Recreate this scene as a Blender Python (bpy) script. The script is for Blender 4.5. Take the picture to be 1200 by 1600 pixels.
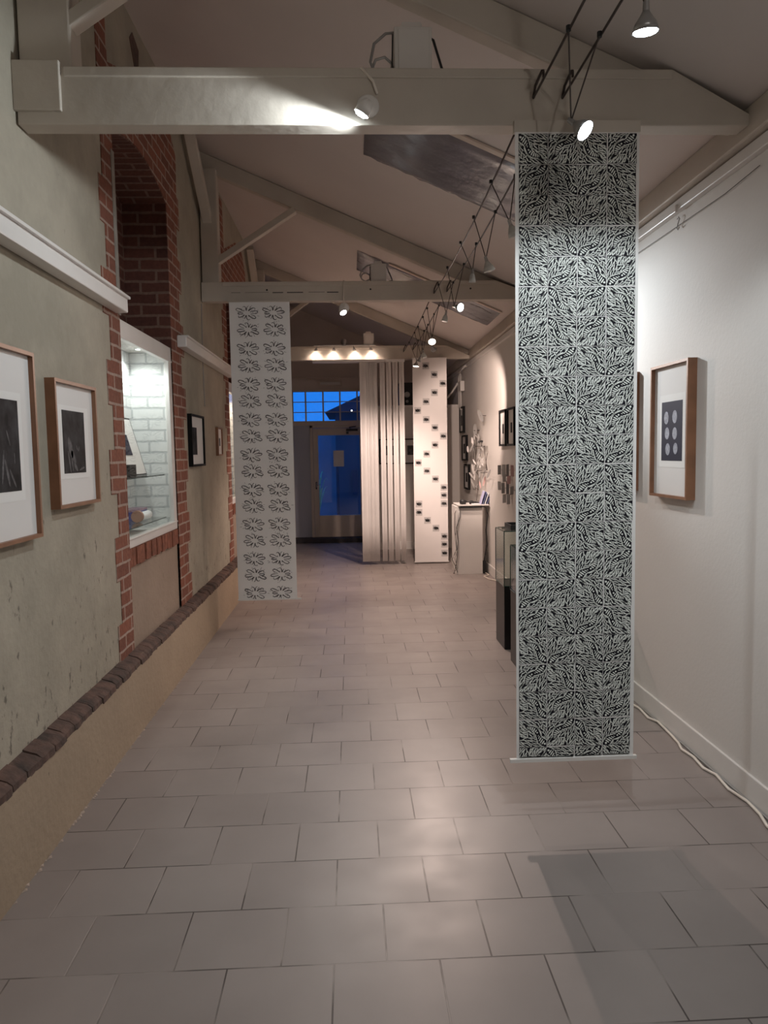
import bpy, bmesh, math, random
from mathutils import Vector, Matrix
C = bpy.context.scene
for o in list(bpy.data.objects): bpy.data.objects.remove(o, do_unlink=True)

# ------------------------------------------------------------------ camera
cam_data = bpy.data.cameras.new('camera'); cam = bpy.data.objects.new('camera', cam_data)
C.collection.objects.link(cam); C.camera = cam
R_ = Vector((0.99886529, -0.04455311, -0.01682742)); U_ = Vector((0.02034551, 0.07972661, 0.99660911)); F_ = Vector((0.04306044, 0.99582061, -0.0805426))
M = Matrix.Identity(4)
for i in range(3):
    M[i][0] = R_[i]; M[i][1] = U_[i]; M[i][2] = -F_[i]
M[0][3], M[1][3], M[2][3] = 0, 0, 1.45
cam.matrix_world = M
cam_data.sensor_fit = 'VERTICAL'; cam_data.sensor_height = 36; cam_data.lens = 36 * 1160 / 1600
cam_data.clip_start = .02; cam_data.clip_end = 200

# ------------------------------------------------------------------ world (dusk sky seen through the door glass)
w = bpy.data.worlds.new('dusk'); C.world = w; w.use_nodes = True
bg = w.node_tree.nodes['Background']; bg.inputs[0].default_value = (0.012, 0.15, 0.62, 1); bg.inputs[1].default_value = 1.1
C.view_settings.view_transform = 'Standard'; C.view_settings.look = 'None'
C.view_settings.gamma = 1; C.view_settings.exposure = 0.48; C.view_settings.use_curve_mapping = False

COOL = (0.86, 0.95, 1.0); NEUT = (1.0, 0.93, 0.86); WARM = (1.0, 0.77, 0.66)
E_NEAR, E_FAR, E_FILL = 30.0, 95.0, 18.0

# ------------------------------------------------------------------ materials
def mat(name, col, rough=.6, metal=0, noise=0, nscale=8, bump=0, bscale=40, emit=None, estr=0, alpha=1, trans=0, spec=.5, col2=None):
    m = bpy.data.materials.new(name); m.use_nodes = True; nt = m.node_tree; b = nt.nodes['Principled BSDF']
    b.inputs['Base Color'].default_value = (*col, 1); b.inputs['Roughness'].default_value = rough; b.inputs['Metallic'].default_value = metal
    b.inputs['Alpha'].default_value = alpha; b.inputs['Transmission Weight'].default_value = trans; b.inputs['Specular IOR Level'].default_value = spec
    if emit: b.inputs['Emission Color'].default_value = (*emit, 1); b.inputs['Emission Strength'].default_value = estr
    if noise:
        tc = nt.nodes.new('ShaderNodeTexCoord'); n = nt.nodes.new('ShaderNodeTexNoise'); n.inputs['Scale'].default_value = nscale; n.inputs['Detail'].default_value = 6
        mx = nt.nodes.new('ShaderNodeMix'); mx.data_type = 'RGBA'
        c2 = col2 or tuple(c * (1 - noise) for c in col)
        mx.inputs[6].default_value = (*col, 1); mx.inputs[7].default_value = (*c2, 1)
        rp = nt.nodes.new('ShaderNodeMapRange'); rp.inputs[1].default_value = .35; rp.inputs[2].default_value = .7
        nt.links.new(tc.outputs['Object'], n.inputs['Vector']); nt.links.new(n.outputs['Fac'], rp.inputs[0]); nt.links.new(rp.outputs[0], mx.inputs[0]); nt.links.new(mx.outputs[2], b.inputs['Base Color'])
    if bump:
        tc = nt.nodes.new('ShaderNodeTexCoord'); n = nt.nodes.new('ShaderNodeTexNoise'); n.inputs['Scale'].default_value = bscale; n.inputs['Detail'].default_value = 5
        bp = nt.nodes.new('ShaderNodeBump'); bp.inputs['Strength'].default_value = bump; bp.inputs['Distance'].default_value = .01
        nt.links.new(tc.outputs['Object'], n.inputs['Vector']); nt.links.new(n.outputs['Fac'], bp.inputs['Height']); nt.links.new(bp.outputs[0], b.inputs['Normal'])
    return m

def brick_mat(name, c1, c2, mortar, bw=.215, rh=.0747, ms=.009, zoff=0, bump=.6, rough=.85, soffit=False, hn=1.0):
    m = bpy.data.materials.new(name); m.use_nodes = True; nt = m.node_tree; b = nt.nodes['Principled BSDF']; L = nt.links.new
    tc = nt.nodes.new('ShaderNodeTexCoord'); sp = nt.nodes.new('ShaderNodeSeparateXYZ'); L(tc.outputs['Object'], sp.inputs[0])
    ad = nt.nodes.new('ShaderNodeMath'); ad.operation = 'ADD'; L(sp.outputs[0], ad.inputs[0]); L(sp.outputs[1], ad.inputs[1])
    nz = nt.nodes.new('ShaderNodeTexNoise'); nz.inputs['Scale'].default_value = 9; L(tc.outputs['Object'], nz.inputs['Vector'])
    wob = nt.nodes.new('ShaderNodeMath'); wob.operation = 'MULTIPLY_ADD'; wob.inputs[1].default_value = .012; L(nz.outputs['Fac'], wob.inputs[0]); L(sp.outputs[2], wob.inputs[2])
    zo = nt.nodes.new('ShaderNodeMath'); zo.operation = 'ADD'; zo.inputs[1].default_value = zoff - .006; L(wob.outputs[0], zo.inputs[0])
    cb = nt.nodes.new('ShaderNodeCombineXYZ'); L(sp.outputs[0] if soffit else ad.outputs[0], cb.inputs[0]); L(sp.outputs[1] if soffit else zo.outputs[0], cb.inputs[1])
    br = nt.nodes.new('ShaderNodeTexBrick'); L(cb.outputs[0], br.inputs['Vector'])
    br.inputs['Color1'].default_value = (*c1, 1); br.inputs['Color2'].default_value = (*c2, 1); br.inputs['Mortar'].default_value = (*mortar, 1)
    br.inputs['Scale'].default_value = 1; br.inputs['Brick Width'].default_value = bw; br.inputs['Row Height'].default_value = rh
    br.inputs['Mortar Size'].default_value = ms; br.inputs['Mortar Smooth'].default_value = .15; br.inputs['Bias'].default_value = -.1
    n2 = nt.nodes.new('ShaderNodeTexNoise'); n2.inputs['Scale'].default_value = 45; n2.inputs['Detail'].default_value = 6; L(tc.outputs['Object'], n2.inputs['Vector'])
    mr = nt.nodes.new('ShaderNodeMapRange'); mr.inputs[3].default_value = 1 - .4 * hn; mr.inputs[4].default_value = 1 + .35 * hn; L(n2.outputs['Fac'], mr.inputs[0])
    ml = nt.nodes.new('ShaderNodeVectorMath'); ml.operation = 'SCALE'; L(br.outputs['Color'], ml.inputs[0]); L(mr.outputs[0], ml.inputs['Scale']); L(ml.outputs[0], b.inputs['Base Color'])
    hh = nt.nodes.new('ShaderNodeMath'); hh.operation = 'MULTIPLY_ADD'; hh.inputs[1].default_value = -1.0; L(br.outputs['Fac'], hh.inputs[0]); hs = nt.nodes.new('ShaderNodeMath'); hs.operation = 'MULTIPLY'; hs.inputs[1].default_value = hn; L(n2.outputs['Fac'], hs.inputs[0]); L(hs.outputs[0], hh.inputs[2])
    bp = nt.nodes.new('ShaderNodeBump'); bp.inputs['Strength'].default_value = bump; bp.inputs['Distance'].default_value = .008; L(hh.outputs[0], bp.inputs['Height']); L(bp.outputs[0], b.inputs['Normal'])
    b.inputs['Roughness'].default_value = rough
    return m

def floor_mat():
    m = bpy.data.materials.new('floor_tiles'); m.use_nodes = True; nt = m.node_tree; b = nt.nodes['Principled BSDF']; L = nt.links.new
    tc = nt.nodes.new('ShaderNodeTexCoord'); mp = nt.nodes.new('ShaderNodeMapping'); mp.inputs['Location'].default_value = (.077, -2.008, 0); L(tc.outputs['Object'], mp.inputs[0])
    br = nt.nodes.new('ShaderNodeTexBrick'); L(mp.outputs[0], br.inputs['Vector'])
    br.inputs['Color1'].default_value = (.262, .222, .206, 1); br.inputs['Color2'].default_value = (.295, .252, .234, 1); br.inputs['Mortar'].default_value = (0, 0, 0, 1)
    br.inputs['Scale'].default_value = 1; br.inputs['Brick Width'].default_value = .30175; br.inputs['Row Height'].default_value = .27198
    br.inputs['Mortar Size'].default_value = .0026; br.inputs['Mortar Smooth'].default_value = .3; br.inputs['Bias'].default_value = 0
    # grout darkness changes from joint to joint
    n1 = nt.nodes.new('ShaderNodeTexNoise'); n1.inputs['Scale'].default_value = 3.2; n1.inputs['Detail'].default_value = 3; L(tc.outputs['Object'], n1.inputs['Vector'])
    cr = nt.nodes.new('ShaderNodeValToRGB'); cr.color_ramp.elements[0].position = .45; cr.color_ramp.elements[0].color = (.06, .045, .04, 1)
    cr.color_ramp.elements[1].position = .58; cr.color_ramp.elements[1].color = (.27, .23, .21, 1); L(n1.outputs['Fac'], cr.inputs[0])
    n2 = nt.nodes.new('ShaderNodeTexNoise'); n2.inputs['Scale'].default_value = 2.0; n2.inputs['Detail'].default_value = 8; L(tc.outputs['Object'], n2.inputs['Vector'])
    mr = nt.nodes.new('ShaderNodeMapRange'); mr.inputs[1].default_value = .3; mr.inputs[2].default_value = .7; mr.inputs[3].default_value = .88; mr.inputs[4].default_value = 1.06; L(n2.outputs['Fac'], mr.inputs[0])
    sc = nt.nodes.new('ShaderNodeVectorMath'); sc.operation = 'SCALE'; L(br.outputs['Color'], sc.inputs[0]); L(mr.outputs[0], sc.inputs['Scale'])
    mx = nt.nodes.new('ShaderNodeMix'); mx.data_type = 'RGBA'; L(br.outputs['Fac'], mx.inputs[0]); L(sc.outputs[0], mx.inputs[6]); L(cr.outputs[0], mx.inputs[7]); L(mx.outputs[2], b.inputs['Base Color'])
    n3 = nt.nodes.new('ShaderNodeTexNoise'); n3.inputs['Scale'].default_value = 5; L(tc.outputs['Object'], n3.inputs['Vector'])
    r2 = nt.nodes.new('ShaderNodeMapRange'); r2.inputs[3].default_value = .3; r2.inputs[4].default_value = .5; L(n3.outputs['Fac'], r2.inputs[0]); L(r2.outputs[0], b.inputs['Roughness'])
    iv = nt.nodes.new('ShaderNodeMath'); iv.operation = 'MULTIPLY'; iv.inputs[1].default_value = -1; L(br.outputs['Fac'], iv.inputs[0])
    bp = nt.nodes.new('ShaderNodeBump'); bp.inputs['Strength'].default_value = .4; bp.inputs['Distance'].default_value = .003; L(iv.outputs[0], bp.inputs['Height']); L(bp.outputs[0], b.inputs['Normal'])
    return m

def plaster_mat(name, c1, c2, spot, scale=2.2, spots=.665):
    m = bpy.data.materials.new(name); m.use_nodes = True; nt = m.node_tree; b = nt.nodes['Principled BSDF']; L = nt.links.new
    tc = nt.nodes.new('ShaderNodeTexCoord')
    n1 = nt.nodes.new('ShaderNodeTexNoise'); n1.inputs['Scale'].default_value = scale; n1.inputs['Detail'].default_value = 9; n1.inputs['Roughness'].default_value = .65; L(tc.outputs['Object'], n1.inputs['Vector'])
    r1 = nt.nodes.new('ShaderNodeMapRange'); r1.inputs[1].default_value = .35; r1.inputs[2].default_value = .65; L(n1.outputs['Fac'], r1.inputs[0])
    m1 = nt.nodes.new('ShaderNodeMix'); m1.data_type = 'RGBA'; m1.inputs[6].default_value = (*c1, 1); m1.inputs[7].default_value = (*c2, 1); L(r1.outputs[0], m1.inputs[0])
    mp = nt.nodes.new('ShaderNodeMapping'); mp.inputs['Scale'].default_value = (1, 1.5, .8); L(tc.outputs['Object'], mp.inputs[0])
    n2 = nt.nodes.new('ShaderNodeTexNoise'); n2.inputs['Scale'].default_value = 17; n2.inputs['Detail'].default_value = 9; n2.inputs['Roughness'].default_value = .62; L(mp.outputs[0], n2.inputs['Vector'])
    sp = nt.nodes.new('ShaderNodeSeparateXYZ'); L(tc.outputs['Object'], sp.inputs[0])
    hz = nt.nodes.new('ShaderNodeMapRange'); hz.inputs[1].default_value = .4; hz.inputs[2].default_value = 2.2; hz.inputs[3].default_value = spots - .07; hz.inputs[4].default_value = spots + .03; L(sp.outputs[2], hz.inputs[0])
    sb = nt.nodes.new('ShaderNodeMath'); sb.operation = 'SUBTRACT'; L(n2.outputs['Fac'], sb.inputs[0]); L(hz.outputs[0], sb.inputs[1])
    mu = nt.nodes.new('ShaderNodeMath'); mu.operation = 'MULTIPLY'; mu.inputs[1].default_value = 18; mu.use_clamp = True; L(sb.outputs[0], mu.inputs[0])
    m2 = nt.nodes.new('ShaderNodeMix'); m2.data_type = 'RGBA'; m2.inputs[7].default_value = (*spot, 1); L(mu.outputs[0], m2.inputs[0]); L(m1.outputs[2], m2.inputs[6]); L(m2.outputs[2], b.inputs['Base Color'])
    n3 = nt.nodes.new('ShaderNodeTexNoise'); n3.inputs['Scale'].default_value = 30; n3.inputs['Detail'].default_value = 8; L(tc.outputs['Object'], n3.inputs['Vector'])
    bp = nt.nodes.new('ShaderNodeBump'); bp.inputs['Strength'].default_value = .35; bp.inputs['Distance'].default_value = .012; L(n3.outputs['Fac'], bp.inputs['Height']); L(bp.outputs[0], b.inputs['Normal'])
    b.inputs['Roughness'].default_value = .9
    return m

M_FLOOR = floor_mat()
M_PLAST = plaster_mat('old_green_plaster', (.42, .375, .30), (.31, .28, .22), (.17, .15, .12))
M_INFILL = plaster_mat('brown_render', (.34, .26, .20), (.29, .22, .17), (.12, .09, .07), spots=.72)
M_PLINTH = plaster_mat('ochre_plinth', (.40, .305, .215), (.34, .26, .185), (.16, .12, .09), 1.6, spots=.74)
M_BRICK = brick_mat('red_brick', (.25, .085, .05), (.17, .06, .038), (.38, .28, .23), ms=.007)
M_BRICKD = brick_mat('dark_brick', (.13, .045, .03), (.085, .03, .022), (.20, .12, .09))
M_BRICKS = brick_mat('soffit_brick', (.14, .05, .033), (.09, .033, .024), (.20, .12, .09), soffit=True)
M_WBRICK = brick_mat('white_painted_brick', (.76, .76, .745), (.74, .74, .725), (.52, .53, .53), ms=.007, bump=.8, rough=.5, hn=.12)
M_SOLD = mat('soldier_brick', (.27, .09, .05), .85, noise=.5, nscale=20, bump=.5)
M_MORTAR = mat('mortar', (.42, .33, .27), .9, noise=.3, nscale=30, bump=.4)
M_LEDGE = mat('grimy_brick', (.13, .075, .058), .9, noise=.65, nscale=14, bump=.9, bscale=30, col2=(.05, .035, .03))
M_WHITE = mat('white_wall', (.70, .665, .63), .75, noise=.05, nscale=1.5, bump=.08, bscale=60)
M_CEIL = mat('white_ceiling', (.68, .61, .575), .85, noise=.07, nscale=1.2, bump=.06, bscale=20)
M_BEAM = mat('painted_timber', (.55, .49, .42), .5, noise=.16, nscale=3, bump=.25, bscale=14)
M_TRIM = mat('white_gloss_paint', (.74, .71, .68), .35, noise=.05, nscale=5)
M_DOORP = mat('beige_door_paint', (.58, .49, .41), .45, noise=.08, nscale=5)
M_BACK = mat('grey_beige_wall', (.66, .57, .52), .8, noise=.08, nscale=2)
M_PAPER = mat('white_paper', (.80, .78, .76), .7, noise=.04, nscale=3)
M_PAPERW = mat('thin_white_paper', (.80, .76, .74), .7, noise=.04, nscale=3)
M_INK = mat('black_ink', (.006, .005, .010), .6, spec=.2)
M_INKG = mat('grey_pencil', (.12, .11, .11), .8)
M_INKM = mat('mid_grey_wash', (.52, .50, .49), .8)
M_CARVE = mat('carved_paper', (.78, .80, .75), .6)
M_WOODF = mat('oak_frame', (.27, .125, .065), .45, noise=.3, nscale=9)
M_BLKF = mat('black_frame', (.008, .008, .008), .6, spec=.15)
M_MAT = mat('white_mount', (.74, .72, .70), .8)
M_SHEET = mat('print_sheet', (.80, .79, .77), .8)
M_DARKP = mat('dark_etching', (.008, .008, .009), .7, spec=.15, noise=.1, nscale=12, col2=(.05, .05, .055))
M_BLUEP = mat('indigo_print', (.010, .012, .034), .7, spec=.2)
M_OVAL = mat('pale_oval', (.40, .42, .50), .7, noise=.5, nscale=60)
M_GREYP = mat('grey_stroke', (.11, .11, .12), .7, noise=.8, nscale=40)
def glass_mat(name, tint=(1, 1, 1), rough=0.0, fres=1.45):
    m = bpy.data.materials.new(name); m.use_nodes = True; nt = m.node_tree; nt.nodes.clear(); L = nt.links.new
    o = nt.nodes.new('ShaderNodeOutputMaterial'); t = nt.nodes.new('ShaderNodeBsdfTransparent'); t.inputs[0].default_value = (*tint, 1)
    g = nt.nodes.new('ShaderNodeBsdfGlossy'); g.inputs['Roughness'].default_value = rough; f = nt.nodes.new('ShaderNodeFresnel'); ge = nt.nodes.new('ShaderNodeNewGeometry'); mr = nt.nodes.new('ShaderNodeMapRange'); mr.inputs[3].default_value = fres; mr.inputs[4].default_value = 1 / fres; L(ge.outputs['Backfacing'], mr.inputs[0]); L(mr.outputs[0], f.inputs[0])
    x = nt.nodes.new('ShaderNodeMixShader'); L(f.outputs[0], x.inputs[0]); L(t.outputs[0], x.inputs[1]); L(g.outputs[0], x.inputs[2]); L(x.outputs[0], o.inputs[0])
    return m
M_GLASS = glass_mat('clear_glass', (.97, .98, .97))
M_GLASSG = glass_mat('greenish_glass', (.93, .955, .94))
M_GLASSP = glass_mat('case_front_glass', (.98, .99, .98), fres=1.15)
M_GEDGE = mat('glass_edge', (.03, .07, .06), .15)
M_FILM = mat('plastic_film', (.19, .18, .20), .25, noise=.25, nscale=5, bump=.9, bscale=7)
M_BLACK = mat('black_plastic', (.012, .012, .013), .5)
M_BLKB = mat('black_lacquer', (.016, .015, .015), .35)
M_WIRE = mat('dark_wire', (.05, .035, .03), .5, metal=.3)
M_METAL = mat('chrome', (.6, .6, .6), .25, metal=1)
M_GREYM = mat('grey_metal', (.35, .34, .33), .4, metal=.5)
M_WPLAS = mat('white_plastic', (.66, .62, .58), .4)
M_CORD = mat('cream_cord', (.75, .68, .60), .5)
M_BULBC = mat('lit_cool_bulb', (1, 1, 1), .4, emit=(.85, .95, 1), estr=30)
M_BULBW = mat('lit_warm_bulb', (1, 1, 1), .4, emit=(1, .86, .70), estr=25)
M_BULBF = mat('lit_dim_bulb', (1, 1, 1), .4, emit=(1, .93, .85), estr=8)
M_UNLIT = mat('frosted_bulb_glass', (.50, .50, .47), .2)
M_BLUE = mat('blue_card', (.02, .04, .32), .4)
M_MAUVE = mat('mauve_card', (.35, .22, .30), .5)
M_BROWN = mat('brown_card', (.35, .17, .11), .7)
M_WCARD = mat('bright_card', (.85, .87, .9), .5)
M_BOOK = mat('slate_cover', (.14, .16, .30), .5)
M_BOOK2 = mat('lilac_cover', (.50, .50, .72), .5)
M_OUT = mat('render_outside', (.30, .31, .36), .9, noise=.2, nscale=2)
M_OUTD = mat('dark_render_outside', (.10, .10, .13), .9, noise=.2, nscale=2)
M_ROOF = mat('slate_roof', (.05, .05, .08), .8)
M_PLANT = mat('green_leaf', (.40, .62, .30), .5)
M_MATT = mat('dark_doormat', (.05, .045, .05), .95, bump=.4, bscale=200)
M_PINK = mat('pink_paper', (.62, .40, .38), .7)
M_GREY = mat('grey_paper', (.30, .29, .28), .7)
M_GREYL = mat('light_grey_paper', (.52, .50, .48), .7)

# ------------------------------------------------------------------ helpers
def wloc(o):
    v = Vector((0, 0, 0))
    while o is not None: v = v + o.location; o = o.parent
    return v
class MB:
    def __init__(s): s.v = []; s.f = []; s.m = []
    def add(s, vs, fs, mi=0):
        n = len(s.v); s.v += [tuple(v) for v in vs]; s.f += [tuple(i + n for i in f) for f in fs]; s.m += [mi] * len(fs); return s
    def box(s, x0, x1, y0, y1, z0, z1, mi=0):
        vs = [(x, y, z) for z in (z0, z1) for y in (y0, y1) for x in (x0, x1)]
        return s.add(vs, [(0, 2, 3, 1), (4, 5, 7, 6), (0, 1, 5, 4), (2, 6, 7, 3), (0, 4, 6, 2), (1, 3, 7, 5)], mi)
    def prism(s, pts, axis, a, b, mi=0):
        n = len(pts)
        def P(p, t): return (t, p[0], p[1]) if axis == 'x' else (p[0], t, p[1]) if axis == 'y' else (p[0], p[1], t)
        vs = [P(p, a) for p in pts] + [P(p, b) for p in pts]
        fs = [tuple(range(n - 1, -1, -1)), tuple(range(n, 2 * n))] + [(i, (i + 1) % n, n + (i + 1) % n, n + i) for i in range(n)]
        return s.add(vs, fs, mi)
    def bar(s, p, q, wd, h, up=(0, 0, 1), mi=0):
        p, q = Vector(p), Vector(q); d = (q - p).normalized(); u = Vector(up); r = d.cross(u).normalized() * wd / 2; u2 = r.cross(d).normalized() * h / 2
        vs = [e + a * r + b * u2 for e in (p, q) for b in (-1, 1) for a in (-1, 1)]
        return s.add(vs, [(0, 1, 3, 2), (4, 6, 7, 5), (0, 4, 5, 1), (2, 3, 7, 6), (0, 2, 6, 4), (1, 5, 7, 3)], mi)
    def tube(s, pts, r, seg=8, mi=0, caps=True):
        pts = [Vector(p) for p in pts]; rings = []; prev = None
        for i, p in enumerate(pts):
            d = (pts[min(i + 1, len(pts) - 1)] - pts[max(i - 1, 0)]).normalized()
            a = prev if prev is not None else (Vector((0, 0, 1)) if abs(d.z) < .9 else Vector((1, 0, 0)))
            x = (a - d * a.dot(d)).normalized(); prev = x; y = d.cross(x)
            rr = r[i] if isinstance(r, (list, tuple)) else r
            rings.append([p + (x * math.cos(2 * math.pi * k / seg) + y * math.sin(2 * math.pi * k / seg)) * rr for k in range(seg)])
        vs = [v for rg in rings for v in rg]; fs = []
        for i in range(len(pts) - 1):
            for k in range(seg):
                fs.append((i * seg + k, i * seg + (k + 1) % seg, (i + 1) * seg + (k + 1) % seg, (i + 1) * seg + k))
        if caps: fs += [tuple(range(seg - 1, -1, -1)), tuple((len(pts) - 1) * seg + k for k in range(seg))]
        return s.add(vs, fs, mi)
    def lathe(s, p, d, prof, seg=20, mi=0):      # prof: (distance along d, radius)
        p, d = Vector(p), Vector(d).normalized()
        return s.tube_raw([p + d * t for t, _ in prof], [max(r, 1e-4) for _, r in prof], d, seg, mi)
    def tube_raw(s, pts, rs, d, seg, mi):
        a = Vector((0, 0, 1)) if abs(d.z) < .9 else Vector((1, 0, 0)); x = (a - d * a.dot(d)).normalized(); y = d.cross(x)
        vs = [p + (x * math.cos(2 * math.pi * k / seg) + y * math.sin(2 * math.pi * k / seg)) * r for p, r in zip(pts, rs) for k in range(seg)]
        fs = [(i * seg + k, i * seg + (k + 1) % seg, (i + 1) * seg + (k + 1) % seg, (i + 1) * seg + k) for i in range(len(pts) - 1) for k in range(seg)]
        fs += [tuple(range(seg - 1, -1, -1)), tuple((len(pts) - 1) * seg + k for k in range(seg))]
        return s.add(vs, fs, mi)
    def build(s, name, mats, parent=None, smooth=False, bevel=0):
        me = bpy.data.meshes.new(name); off = wloc(parent) if parent is not None else Vector((0, 0, 0))
        me.from_pydata([tuple(Vector(v) - off) for v in s.v], [], s.f)
        for m_ in (mats if isinstance(mats, (list, tuple)) else [mats]): me.materials.append(m_)
        for p, i in zip(me.polygons, s.m): p.material_index = i; p.use_smooth = smooth
        me.update(); o = bpy.data.objects.new(name, me); C.collection.objects.link(o)
        if parent is not None: o.parent = parent
        if not getattr(s, 'noclean', False):
            bm = bmesh.new(); bm.from_mesh(me); bmesh.ops.recalc_face_normals(bm, faces=bm.faces); bm.to_mesh(me); bm.free()
        if bevel:
            b = o.modifiers.new('bevel', 'BEVEL'); b.width = bevel; b.segments = 1 if bevel > .015 else 2; b.limit_method = 'ANGLE'; b.angle_limit = math.radians(40)
        return o
def thing(name, label, cat, loc, group=None):
    o = bpy.data.objects.new(name, None); C.collection.objects.link(o); o.location = loc; o.empty_display_size = .05
    o['label'] = label; o['category'] = cat
    if group: o['group'] = group
    return o
def tag(o, label, cat, group=None):
    o['label'] = label; o['category'] = cat
    if group: o['group'] = group
    return o
def struct(o): o['kind'] = 'structure'; return o
def box(*a): return MB().box(*a)
def arc(n, f): return [f(i / (n - 1)) for i in range(n)]
def spot(name, pos, direction, energy, color, deg=70, blend=.5, size=.03, parent=None):
    l = bpy.data.lights.new(name, 'SPOT'); l.energy = energy; l.color = color; l.spot_size = math.radians(deg); l.spot_blend = blend; l.shadow_soft_size = size
    o = bpy.data.objects.new(name, l); C.collection.objects.link(o)
    o.rotation_euler = Vector(direction).to_track_quat('-Z', 'Y').to_euler()
    o.location = Vector(pos) - (wloc(parent) if parent is not None else Vector((0, 0, 0)))
    if parent is not None: o.parent = parent
    return o
def ceil_z(x): return 2.72 + .43 * (1.62 - x)

# ------------------------------------------------------------------ room shell
Y0, Y1 = -2.6, 12.2
XL, XR = -1.2, 1.61
struct(box(-1.7, 1.9, Y0 - .3, 12.4, -.1, 0).build('floor', M_FLOOR))
struct(MB().prism([(-1.75, ceil_z(-1.75)), (1.9, ceil_z(1.9)), (1.9, ceil_z(1.9) + .12), (-1.75, ceil_z(-1.75) + .12)], 'y', Y0 - .3, 12.4).build('ceiling', M_CEIL))
struct(box(XR, XR + .2, Y0 - .2, 12.4, 0, 2.8).build('wall_right', M_WHITE))
struct(MB().prism([(-1.7, 0), (1.8, 0), (1.8, ceil_z(1.8) + .02), (-1.7, ceil_z(-1.7) + .02)], 'y', Y0 - .2, Y0).build('wall_front', M_WHITE))
# left wall with two deep recesses
D = .30
RECESS = [(4.02, 5.16), (7.50, 8.64)]
wl = MB(); top = ceil_z(XL) + .1
segs = [(Y0 - .2, 4.02), (5.16, 7.50), (8.64, 12.4)]
for a, b in segs: wl.box(-1.65, XL, a, b, 0, top)
for a, b in RECESS:
    n = 14; r = .10; pts = [(a + (b - a) * i / n, 3.13 + r * math.sin(math.pi * i / n)) for i in range(n + 1)]
    wl.prism(pts + [(b, top), (a, top)], 'x', -1.65, XL)
    wl.box(-1.65, XL - D, a, b, 0, 3.4)
struct(wl.build('wall_left', M_PLAST))
# plinth and grimy brick ledge
struct(box(XL, -1.13, Y0, Y1, 0, .352).build('trim_1', M_PLINTH))
random.seed(3); lb = MB(); y = Y0
while y < Y1 - .1:
    ln = .105 + random.uniform(-.012, .012); x1 = -1.128 + random.uniform(-.004, .003); z1 = .397 + random.uniform(-.003, .003)
    rows = []
    for yy, k in ((y + .002, .7), (y + .02, 1), (y + ln * .5, 1.02), (y + ln - .02, 1), (y + ln - .002, .7)):
        ex = (x1 - XL) * (.94 + .06 * k) + random.uniform(-.0025, .0025); rows.append([(XL, yy, .345), (XL + ex, yy, .350 + random.uniform(-.002, .002)), (XL + ex * .97, yy, .374), (XL + ex * .7, yy, z1 - .008 - .006 * (1 - k)), (XL, yy, z1 + .006)])
    vs = [v for rw in rows for v in rw]; fs = [(i * 5 + k, i * 5 + k + 1, (i + 1) * 5 + k + 1, (i + 1) * 5 + k) for i in range(4) for k in range(4)]
    fs += [(0, 1, 2, 3, 4), (24, 23, 22, 21, 20)]
    lb.add(vs, fs, 0); y += ln
lb.box(XL, XL + .045, Y0, Y1, .345, .385, 1)
struct(lb.build('trim_2', [M_LEDGE, M_MORTAR], smooth=False))
# plaster crumbs line where plinth meets floor
random.seed(5); cr = MB()
for i in range(90):
    yy = random.triangular(1.6, 5.2, 3.4); s = random.uniform(.003, .011); x = -1.13 + random.uniform(0, .012)
    cr.add([(x - s, yy - s * 1.6, .001), (x + s * .6, yy, .001), (x - s * .4, yy + s * 2.2, .001), (x - s * .5, yy, s * .7)], [(0, 1, 3), (1, 2, 3), (2, 0, 3)])
struct(cr.build('trim_3', M_MORTAR))

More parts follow.
